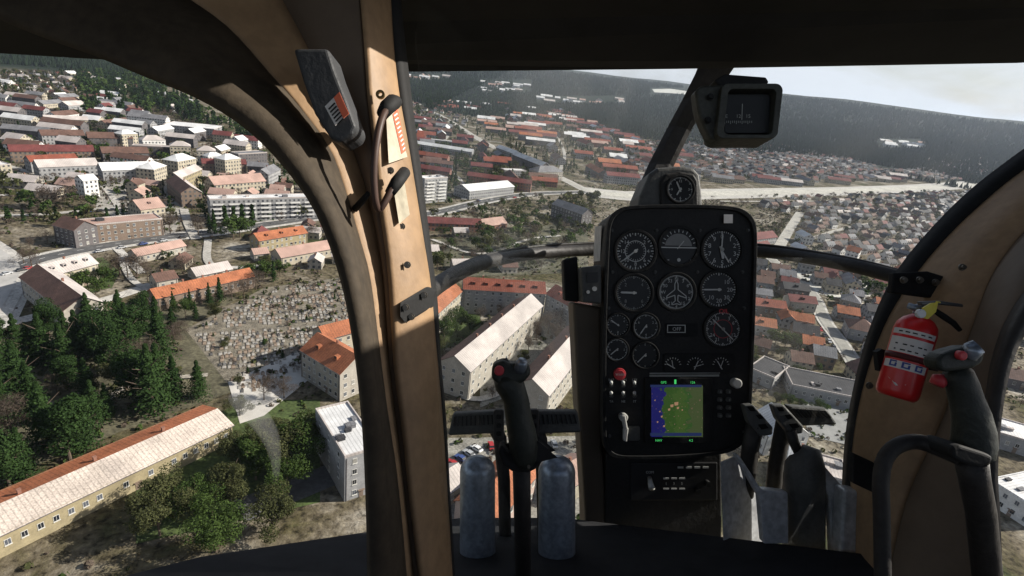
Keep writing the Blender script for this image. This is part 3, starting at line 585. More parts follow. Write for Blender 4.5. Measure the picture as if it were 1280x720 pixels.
for z0, z1, nm in ((.057,.079,'label'),(.083,.091,'label'),(.034,.045,'label')):
    m = MB(); lathe(m, [(z0,r0*1.012),(z1,r0*1.012)], 20, 0, -1.15, 1.1); lb = m.build(nm, WHT, fe, smooth=True)
    m = MB()
    if z0 < .04:
        for i in range(3): 
            aa = -.75+i*.6; lathe(m, [(z0+.002,r0*1.02),(z0+.0105,r0*1.02)], 3, 0, aa, aa+.10); lathe(m, [(z0+.002,r0*1.02),(z0+.004,r0*1.02)], 6, 0, aa, aa+.36); lathe(m, [(z0+.0085,r0*1.02),(z0+.0105,r0*1.02)], 6, 0, aa, aa+.36); lathe(m, [(z0+.002,r0*1.02),(z0+.0075,r0*1.02)], 3, 0, aa+.28, aa+.38)
        m.build('label_print', BLUEP, lb, normals=False)
    else:
        random.seed(int(z0*1e4))
        for i in range(2 if z1-z0 > .015 else 1):
            for w in range(5):
                aa = -.7+w*.32+random.uniform(-.05,.05); zz = z0+.003+i*.008; lathe(m, [(zz,r0*1.02),(zz+.0018,r0*1.02)], 3, 0, aa, aa+random.uniform(.1,.24))
        m.build('label_print', BLK, lb, normals=False)
m = MB(); lathe(m, [(.011,r0*1.012),(.0115,r0*1.012),(.016,r0*1.012)], 8, 0, -.75, .25)
# pointed white flash
m = MB(); m.add([A+ax*z+(sx*math.sin(a)+fz*math.cos(a))*r0*1.014 for z, a in ((.020,-.62),(.014,-.25),(.015,.3),(.010,-.15))], [(0,1,2,3)]); m.build('emblem', WHT, fe)
m = MB(); lathe(m, [(H_+.002,.010),(H_+.018,.010),(H_+.020,.007)], 18); m.build('valve', SIL, fe, smooth=True)
m = MB(); m.disc(1150,392,5.6,.765,.004,th=.006,n=22); m.build('pressure_gauge', mat('gauge_white', (.75,.75,.74), .4, var=.1), fe, bevel=.001)
m = MB(); m.ktube([(1135,382,.79,.0045),(1142,384,.785,.0045),(1150,388,.785,.005)], 10); m.build('nozzle', SIL, fe, smooth=True)
m = MB(); m.kprism([(1150,377),(1176,376),(1204,380),(1205,384),(1176,381),(1152,382)], .785, .008); m.build('lever', mat('lever_grey', (.14,.14,.145), .35, .6, var=.2, scale=40), fe, bevel=.0015)
m = MB(); m.ktube([(1168,388,.79,.004),(1180,396,.79,.0045),(1192,404,.79,.004),(1200,413,.79,.003)], 10); m.build('carry_handle', BLK, fe, smooth=True)
m = MB(); m.kprism([(1154,385),(1164,379),(1173,378),(1170,390),(1160,399),(1153,397)], .768, .003); m.ktube([(1168,382,.768,.0012),(1171,377,.768,.0012),(1175,378,.768,.0012)], 6); m.build('safety_tag', YEL, fe)
m = MB(); lathe(m, [(.048,r0*1.03),(.056,r0*1.03)], 32); m.build('strap', mat('strap_red', (.10,.02,.02), .5, var=.2, scale=30), fe, smooth=True)
m = MB(); lathe(m, [(.046,r0*1.5),(.058,r0*1.5)], 6, 0, 1.9, 4.1); m.kprism([(1096,440),(1103,436),(1106,462),(1099,464)], .815, .01); m.build('mounting_bracket', BLK, fe)
# ================================================================== OUTSIDE: ground, roads, town, trees
random.seed(11)
def groundmat():
    m = bpy.data.materials.new('town_ground'); m.use_nodes = True; nt = m.node_tree; N = nt.nodes; L = nt.links; b = N['Principled BSDF']; b.inputs['Roughness'].default_value = .95; b.inputs['Specular IOR Level'].default_value = .1
    g = N.new('ShaderNodeNewGeometry')
    def nz(s, d, dist=0., w=None):
        n = N.new('ShaderNodeTexNoise'); n.inputs['Scale'].default_value = s; n.inputs['Detail'].default_value = d; n.inputs['Roughness'].default_value = .65; n.inputs['Distortion'].default_value = dist; L.new(g.outputs['Position'], n.inputs[0]); return n.outputs['Fac']
    def ramp(src, stops, interp='LINEAR'):
        r = N.new('ShaderNodeValToRGB'); r.color_ramp.interpolation = interp; e = r.color_ramp.elements; e[0].position, e[0].color = stops[0][0], (*stops[0][1], 1); e[1].position, e[1].color = stops[1][0], (*stops[1][1], 1)
        for p, c in stops[2:]: q = e.new(p); q.color = (*c, 1)
        L.new(src, r.inputs[0]); return r.outputs[0]
    patches = ramp(nz(.028, 7, .6), [(.34,(.05,.062,.025)),(.43,(.085,.075,.04)),(.51,(.135,.115,.08)),(.60,(.25,.225,.18)),(.70,(.42,.40,.35))])
    clut = ramp(nz(.42, 5, .3), [(.36,(.16,.16,.16)),(.47,(.75,.73,.7)),(.56,(1,1,1)),(.66,(1.5,1.48,1.4))])
    mu = N.new('ShaderNodeMixRGB'); mu.blend_type = 'MULTIPLY'; mu.inputs[0].default_value = .9; L.new(patches, mu.inputs[1]); L.new(clut, mu.inputs[2])
    forest = ramp(nz(.035, 8, .2), [(.35,(.010,.018,.009)),(.55,(.014,.022,.012)),(.7,(.022,.028,.016))])
    ln = N.new('ShaderNodeVectorMath'); ln.operation = 'LENGTH'; L.new(g.outputs['Position'], ln.inputs[0])
    mr = N.new('ShaderNodeMapRange'); mr.inputs['From Min'].default_value = 1500; mr.inputs['From Max'].default_value = 1750; L.new(ln.outputs['Value'], mr.inputs['Value'])
    mx = N.new('ShaderNodeMixRGB'); L.new(mr.outputs[0], mx.inputs[0]); L.new(mu.outputs[0], mx.inputs[1]); L.new(forest, mx.inputs[2]); L.new(mx.outputs[0], b.inputs['Base Color'])
    bp = N.new('ShaderNodeBump'); bp.inputs['Strength'].default_value = .8; bp.inputs['Distance'].default_value = .6; L.new(nz(.5, 6), bp.inputs['Height']); L.new(bp.outputs[0], b.inputs['Normal'])
    return m
mb = MB(); RR = [0,30,60,90,120,160,210,270,340,420,520,640,780,940,1120,1300,1500,1650,1750]+[1750+i*75 for i in range(1, 62)]+[6600,7200,8000,8800]
NA = 240
for r in RR:
    for k in range(NA):
        a = 2*PI*k/NA; x, y = r*math.sin(a), r*math.cos(a); mb.v.append(Vector((x, y, terr(x, y))))
for i in range(len(RR)-1):
    for k in range(NA):
        q = (i*NA+k, i*NA+(k+1) % NA, (i+1)*NA+(k+1) % NA, (i+1)*NA+k)
        mb.f.append(q if i else q[1:]); mb.m.append(0)
gd = mb.build('ground', groundmat(), smooth=True, normals=False); tag(gd, kind='structure')
ASPH = mat('asphalt', (.10,.10,.10), .9, var=.35, scale=.15, fine=.2, coord='Object')
ROADP = mat('pale_road', (.42,.40,.36), .9, var=.3, scale=.12, fine=.3)
PAVE = mat('paving', (.50,.48,.44), .9, var=.35, scale=.2, fine=.3)
LAWN = mat('lawn', (.07,.10,.03), .95, var=.5, scale=.15, fine=.4)
GRAV = mat('gravel', (.34,.31,.26), .95, var=.45, scale=.25, fine=.4)
EARTH = mat('bare_earth', (.20,.155,.115), .95, var=.45, scale=.2, fine=.4)
LINE = mat('line_paint', (.75,.75,.72), .7, var=.15, scale=1)
ROADS = []; zlev = [0.04]
def road(name, px, w, m, lab=None, shoulder=0., line=False, pts3=None, z=None):
    P = pts3 or [G(x, y) for x, y in px]; P = cr(P, max(12, len(P)*8)); 
    for i in range(len(P)-1): ROADS.append((P[i], P[i+1], w/2+shoulder))
    def ribbon(wd, zz, a=0, bb=None, offc=0.):
        mb = MB(); vs = []; Q = P[a:bb]
        for i, p in enumerate(Q):
            t = (Q[min(i+1, len(Q)-1)]-Q[max(0, i-1)]).normalized(); n = Vector((-t.y, t.x, 0)); zt = Vector((0,0,zz))
            vs += [p+n*(wd/2+offc)+zt, p-n*(wd/2-offc)+zt]
        return mb.add(vs, [(2*i, 2*i+1, 2*i+3, 2*i+2) for i in range(len(Q)-1)])
    zlev[0] += .012; zz = z or zlev[0]
    if shoulder:
        o = ribbon(w+2*shoulder, zz).build('pavement', PAVE, normals=False); tag(o, kind='structure'); zlev[0] += .012; zz = zlev[0]
    o = ribbon(w, zz+(.15 if shoulder else 0)).build(name, m, normals=False); tag(o, kind='structure')
    if line:
        mb = MB(); 
        L_ = [0]
        for i in range(1, len(P)): L_.append(L_[-1]+(P[i]-P[i-1]).length)
        s = 0
        def at(s):
            for i in range(len(P)-1):
                if L_[i+1] >= s: f = (s-L_[i])/(L_[i+1]-L_[i]); return P[i].lerp(P[i+1], f), (P[i+1]-P[i]).normalized()
            return P[-1], (P[-1]-P[-2]).normalized()
        while s < min(L_[-1]-4, 700):
            (a, t), (b, _) = at(s), at(s+3); n = Vector((-t.y, t.x, 0))*.12; up = Vector((0,0,zz+.19 if shoulder else zz+.05))
            mb.add([a+n+up, a-n+up, b-n+up, b+n+up], [(0,1,2,3)]); s += 9
        tag(mb.build('lane_marking', LINE, normals=False), kind='structure')
def patch(name, px, m, z=None, w=False):
    zlev[0] += .012; z = z or zlev[0]; mb = MB(); mb.add([G(x, y)+Vector((0,0,z)) for x, y in px], [tuple(range(len(px)))])
    o = mb.build(name, m, normals=False)
    if o.data.polygons[0].normal.z < 0: o.data.flip_normals()
    tag(o, kind='structure'); return o
patch('lawn', [(0,420),(130,392),(190,366),(300,372),(240,405),(290,490),(150,540),(0,600)], mat('wood_floor', (.13,.12,.075), .95, var=.6, scale=.12, fine=.4))
patch('cemetery_ground', [(232,412),(330,360),(440,345),(470,430),(372,470),(300,500)], mat('cemetery_soil', (.22,.195,.15), .95, var=.6, scale=.3, fine=.5))
patch('lawn', [(300,500),(400,500),(400,628),(170,680),(170,590)], LAWN)
patch('yard', [(0,345),(60,318),(20,405),(0,412)], PAVE)
patch('yard', [(120,205),(250,205),(240,240),(215,300),(120,262)], mat('yard_paving', (.36,.34,.30), .9, var=.4, scale=.15, fine=.3))
patch('car_park', [(550,548),(730,545),(745,700),(540,700)], mat('yard_gravel', (.30,.285,.25), .9, var=.4, scale=.2, fine=.4))
patch('car_park', [(948,332),(1030,340),(1105,352),(1080,378),(1012,366),(950,346)], mat('pale_lot', (.55,.54,.49), .9, var=.3, scale=.12, fine=.3))
patch('car_park', [(1000,488),(1064,500),(1075,560),(1010,545)], mat('grey_lot', (.26,.26,.25), .9, var=.25, scale=.2))
patch('yard', [(285,478),(372,440),(392,470),(330,520),(300,530)], mat('pale_yard', (.50,.48,.44), .9, var=.2, scale=.2))
patch('lawn', [(62,330),(128,322),(150,340),(140,360),(95,368)], LAWN)
patch('lawn', [(540,300),(735,275),(735,340),(640,345),(560,345)], mat('rough_grass', (.12,.115,.075), .95, var=.6, scale=.12, fine=.5))
patch('lawn', [(545,385),(600,385),(600,420),(545,440)], LAWN)
patch('yard', [(600,470),(680,400),(700,430),(650,490),(600,510)], mat('court', (.30,.29,.25), .9, var=.4, scale=.3, fine=.4))
patch('field', [(815,112),(838,111.5),(862,115),(860,119),(838,117),(818,116)], mat('pale_field', (.50,.50,.46), .9, var=.2, scale=.02), z=3)
road('road', [(-60,352),(0,340),(60,322),(130,308),(200,298),(270,290),(340,280),(420,270),(530,268),(600,253),(660,243),(735,240)], 9, ASPH, shoulder=3.5, line=True)
road('road', [(735,240),(800,246),(860,243),(960,241),(1080,238),(1180,233),(1260,226)], 26, mat('rail_yard', (.52,.50,.44), .9, var=.3, scale=.05, fine=.3), shoulder=14)
road('road', [(490,112),(520,128),(560,150),(600,175),(650,200),(700,222),(737,241)], 8, ROADP, shoulder=3, line=True)
road('road', [(-40,300),(0,330),(0,350),(-30,400)], 12, mat('pale_asphalt', (.38,.37,.35), .9, var=.2, scale=.2), shoulder=4)
road('path', [(-40,420),(30,400),(90,386),(150,370),(190,356)], 6, PAVE)
road('road', [(0,270),(60,268),(120,262),(180,258)], 5, ROADP)
road('path', [(178,342),(135,300)], 4, PAVE)
road('road', [(300,640),(400,600),(470,570)], 9, ASPH)
road('road', [(945,300),(962,322),(1000,352),(1018,372),(1030,400),(1052,430),(1075,466)], 6, mat('lane', (.30,.29,.26), .9, var=.3, scale=.2), shoulder=1.5)
road('path', [(972,312),(985,290),(1000,266)], 9, ROADP)
road('road', [(0,205),(70,222),(140,215)], 5, ROADP)
road('road', [(150,235),(205,228),(260,232),(330,238)], 4, ROADP)
road('path', [(120,205),(160,202),(240,200),(330,210)], 4, PAVE)
road('path', [(0,178),(60,176),(110,176),(200,190),(215,205)], 4, PAVE)
road('path', [(110,215),(135,240),(150,262)], 4, PAVE)
road('path', [(0,245),(50,240),(100,246)], 4, PAVE)
road('road', [(260,300),(262,330),(300,335),(350,330)], 4, ROADP)
road('path', [(150,322),(165,350),(190,365)], 3, PAVE)
road('path', [(590,175),(640,180),(700,190),(770,200)], 5, ROADP)
road('path', [(560,170),(545,195),(575,225),(580,250)], 5, ROADP)
road('path', [(700,215),(705,190),(690,165),(660,150)], 5, ROADP)
road('path', [(540,300),(600,318),(660,300),(700,295)], 3, PAVE)
road('path', [(545,480),(600,500),(660,470),(700,440)], 3, PAVE)
road('path', [(20,470),(90,520),(170,480),(260,470)], 2.5, GRAV)
road('path', [(1010,300),(1060,285),(1120,275)], 5, ROADP)
road('path', [(900,252),(1000,252),(1150,250)], 5, ROADP)
road('road', [(230,262),(235,280),(245,300)], 5, ROADP)
# --------------------------------------------------------------- buildings
OCC = []
def occupied(x, y, pad=0.):
    for cx, cy_, ux, uy, hx, hy in OCC:
        dx, dy = x-cx, y-cy_
        if abs(dx) > 90 or abs(dy) > 90: continue
        if abs(dx*ux+dy*uy) < hx+pad and abs(-dx*uy+dy*ux) < hy+pad: return True
    return False
def onroad(x, y, pad=0.):
    p = Vector((x, y, 0))
    for a, b, w in ROADS:
        if abs(a.x-x)+abs(a.y-y) > 130+w: continue
        d = b-a; d2 = d.x*d.x+d.y*d.y; t = max(0, min(1, ((x-a.x)*d.x+(y-a.y)*d.y)/max(1e-6, d2)))
        if math.hypot(a.x+d.x*t-x, a.y+d.y*t-y) < w+pad: return True
    return False
WC = dict(cream=(.42,.375,.29), grey=(.30,.30,.30), brown=(.20,.15,.115), white=(.66,.65,.62), yellow=(.32,.27,.165), dark=(.12,.11,.11), brick=(.24,.12,.085), pink=(.46,.35,.30), stone=(.38,.35,.30))
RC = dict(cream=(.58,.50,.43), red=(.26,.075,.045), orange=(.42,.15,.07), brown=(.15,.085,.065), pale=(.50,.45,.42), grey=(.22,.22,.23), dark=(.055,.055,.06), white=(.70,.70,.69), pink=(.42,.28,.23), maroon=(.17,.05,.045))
def wm(c, far): return wallmat('wall_grid_'+c, WC[c]) if far else mat('wall_'+c, WC[c], .85, var=.22, scale=.35, fine=.12)
def rm0(c): return mat('roof_'+c, RC[c], .8, var=.13 if c in ('white','pale','pink','cream') else .34, scale=.35, fine=.12 if c in ('white','pale','pink') else .3, contrast=(.25,.8))
def rm(c):          # roof sheets or tile courses run as fine bands along the slope
    if 'roof_'+c in MATS: return MATS['roof_'+c]
    m = rm0(c); nt = m.node_tree; N = nt.nodes; L = nt.links; b = N['Principled BSDF']; src = b.inputs['Base Color'].links[0].from_socket
    tc = [n for n in N if n.type == 'TEX_COORD'][0]; wv = N.new('ShaderNodeTexWave'); wv.bands_direction = 'X'; wv.inputs['Scale'].default_value = .30; wv.inputs['Distortion'].default_value = .6; wv.inputs['Detail'].default_value = 2; L.new(tc.outputs['Object'], wv.inputs[0])
    mr = N.new('ShaderNodeMapRange'); mr.inputs['From Min'].default_value = 0; mr.inputs['From Max'].default_value = .25; mr.inputs['To Min'].default_value = .72; mr.inputs['To Max'].default_value = 1; L.new(wv.outputs['Fac'], mr.inputs['Value'])
    n2 = N.new('ShaderNodeTexNoise'); n2.inputs['Scale'].default_value = .09; L.new(tc.outputs['Object'], n2.inputs[0]); m4 = N.new('ShaderNodeMapRange'); m4.inputs['From Min'].default_value = .35; m4.inputs['From Max'].default_value = .65; m4.inputs['To Min'].default_value = .8; m4.inputs['To Max'].default_value = 1.1; L.new(n2.outputs[0], m4.inputs['Value'])
    mu = N.new('ShaderNodeMath'); mu.operation = 'MULTIPLY'; L.new(mr.outputs[0], mu.inputs[0]); L.new(m4.outputs[0], mu.inputs[1])
    sc = N.new('ShaderNodeVectorMath'); sc.operation = 'SCALE'; L.new(src, sc.inputs[0]); L.new(mu.outputs[0], sc.inputs['Scale']); L.new(sc.outputs[0], b.inputs['Base Color']); return m
PANE = mat('window_dark', (.02,.024,.03), .15, var=.3, scale=1, spec=.6); FRM = mat('window_frame', (.55,.54,.50), .6, var=.1)
_wm = bpy.data.meshes.new('window')
mb = MB(); mb.box((0,-.03,0), (.62,.05,.78), 0); mb.box((-.27,-.085,0), (.25,.008,.68), 1); mb.box((.29,-.085,0), (.24,.008,.68), 1); mb.box((0,-.12,-.84), (.70,.12,.04), 0)
_wm.from_pydata([v for v in mb.v], [], mb.f); _wm.materials.append(FRM); _wm.materials.append(PANE)
for p, i in zip(_wm.polygons, mb.m): p.material_index = i
WMS = [_wm]
for ci, cc in enumerate(((.30,.29,.26),(.10,.11,.13))):
    w2 = _wm.copy(); w2.name = 'window'; w2.materials[1] = mat('window_curtain_%d' % ci, cc, .3, var=.4, scale=2, spec=.5); WMS.append(w2)
NW = [0]
def local(name, mb, mats, par, **k):
    off = par.location.copy(); par.location = (0,0,0); o = mb.build(name, mats, par, **k); par.location = off; return o
def building(name, label, cat, e1, e2, h, dep, roof='g', rc='red', wc='cream', pitch=.32, group=None, win=None, chim=1, rc2=None, dorm=0, balc=False, P=None, clutter=2, z0=0.):
    if P is None: P = (G(*e1, h), G(*e2, h))
    P1, P2 = Vector((P[0].x, P[0].y, 0)), Vector((P[1].x, P[1].y, 0)); u = P2-P1; Ln = u.length; u.normalize(); n = Vector((-u.y, u.x, 0))
    if n.dot((P1+P2)/2) < 0: P1, P2 = P2, P1; u = -u; n = -n
    c = (P1+P2)/2+n*dep/2; c.z = z0; rz = math.atan2(u.y, u.x); dist = c.length
    OCC.append((c.x, c.y, u.x, u.y, Ln/2, dep/2))
    t = thing(name, label, cat, c, rz, group); far = dist > 400 if win is None else not win
    hx, hy = Ln/2, dep/2; rise = hy*2*pitch
    mb = MB(); mb.box((0,0,h/2-.5), (hx,hy,h/2+.5))
    if roof == 'g':
        for s in (-1, 1): mb.add([(s*hx,-hy,h),(s*hx,hy,h),(s*hx,0,h+rise-.12)], [(0,1,2)])
    local('wall', mb, wm(wc, far), t)
    o_ = .45; mats = [rm(rc), rm(rc2 or rc)]  # own colour per slope, overexposed sunlight painted into some pale ones
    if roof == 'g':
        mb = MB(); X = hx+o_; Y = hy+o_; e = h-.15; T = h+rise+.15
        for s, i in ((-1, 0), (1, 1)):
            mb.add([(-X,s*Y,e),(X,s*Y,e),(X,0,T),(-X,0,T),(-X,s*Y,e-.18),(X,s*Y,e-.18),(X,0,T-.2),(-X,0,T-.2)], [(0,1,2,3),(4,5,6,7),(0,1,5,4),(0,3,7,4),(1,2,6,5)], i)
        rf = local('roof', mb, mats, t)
    elif roof == 'h':
        X = hx+o_; Y = hy+o_; rx = max(0.5, X-Y*1.0); mb = MB()
        mb.add([(-X,-Y,h),(X,-Y,h),(X,Y,h),(-X,Y,h),(-rx,0,h+rise),(rx,0,h+rise)], [(0,1,5,4),(1,2,5),(2,3,4,5),(3,0,4),(3,2,1,0)], 0); rf = local('roof', mb, mats, t)
    else:
        mb = MB(); mb.box((0,0,h+.12), (hx-.3,hy-.3,.1), 0); rf = local('roof', mb, mats, t)
        mb = MB(); w = .16
        for s in (-1, 1): mb.box((0,s*(hy-w),h+.35), (hx+.02,w+.02,.36)); mb.box((s*(hx-w),0,h+.35), (w+.02,hy-2*w-.02,.36))
        local('parapet', mb, rm('white' if wc == 'white' else 'pale'), t)
        if dist < 520:
            for k in range(clutter):
                mb = MB(); x = random.uniform(-.8, .8)*hx; y = random.uniform(-.5, .5)*hy; a = random.uniform(.5, 1.6); b = random.uniform(.5, 1.4); mb.box((x,y,h+.25+a*.4), (a,b,a*.45)); mb.box((x,y,h+.25+a*.88), (a+.1,b+.1,.05)); local('roof_vent', mb, rm(random.choice(['grey','pale','dark'])), t)
    if roof in 'gh' and dist < 620:
        for k in range(chim):
            x = (-.7+1.4*(k+.5)/chim+random.uniform(-.08,.08))*hx*(1 if roof == 'g' else .6); mb = MB(); mb.box((x,.12*hy,h+rise*.88+.5), (.35,.35,.75)); mb.box((x,.12*hy,h+rise*.88+1.3), (.42,.42,.08)); local('chimney', mb, wm('brick', False), rf if False else t)
    for k in range(dorm):
        x = (-1+2*(k+.5)/dorm)*hx*.92; y = -hy*.52; zb = h+rise*.48; mb = MB(); mb.box((x,y,zb+.35), (.75,.8,.7), 0); mb.box((x,y-.82,zb+.45), (.5,.02,.4), 1); local('dormer', mb, [rm(rc), PANE], t)
    if balc:
        nf = int(h/2.9); nb = max(1, int(Ln/9))
        for f in range(1, nf):
            for k in range(nb):
                mb = MB(); x = (-1+2*(k+.5)/nb)*hx; mb.box((x,-hy-.6,f*2.9), (Ln/nb*.34,.6,.08)); mb.box((x,-hy-1.17,f*2.9+.55), (Ln/nb*.34,.04,.5)); local('balcony', mb, wm('white', False), t)
    if not far:
        cam = Vector((0,0,0))-c; lx = cam.dot(u)
        faces = [(-hy, 'y')]+([(hx if lx > 0 else -hx, 'x')] if abs(lx) > hx*1.1 else [])
        nf = max(1, int((h-.4)/3.0)); cnt = 0
        for v, axn in faces:
            L_ = 2*hx if axn == 'y' else 2*hy; nn = int((L_-1.5)/2.9); cap = 42 if axn == 'y' else 15
            while nn*nf > cap: nn -= 1
            for i in range(nn):
                for f in range(nf):
                    if random.random() < .04: continue
                    a = (-1+2*(i+.5)/nn)*(L_/2-.6); z = (f+.55)*(h-.4)/nf+.25
                    w_ = bpy.data.objects.new('window', random.choice((_wm, _wm, WMS[1], WMS[2], WMS[2]))); COL.objects.link(w_); w_.parent = t
                    if axn == 'y': w_.location = (a, -hy, z)
                    else: w_.location = (v, a, z); w_.rotation_euler = (0,0,PI/2 if v > 0 else -PI/2)
                    NW[0] += 1
        if roof == 'g':
            mb = MB(); mb.box((0,-hy-o_-.06,h-.22), (hx+o_,.07,.07)); local('gutter', mb, wm('dark', False), t)
        for s in (-1, 1): mb = MB(); mb.box((s*(hx-.5),-hy-.08,h/2-.3), (.07,.07,h/2)); local('downpipe', mb, wm('dark', False), t)
        mb = MB(); dx = hx*.15+random.uniform(-.2,.2)*hx; mb.box((dx,-hy-.04,1.1), (.6,.05,1.1)); mb.box((dx,-hy-.3,2.4), (.9,.3,.06)); local('door', mb, wm('brown', False), t)
    return t
AB = 'apartment_building'; ab = 'apartment block'
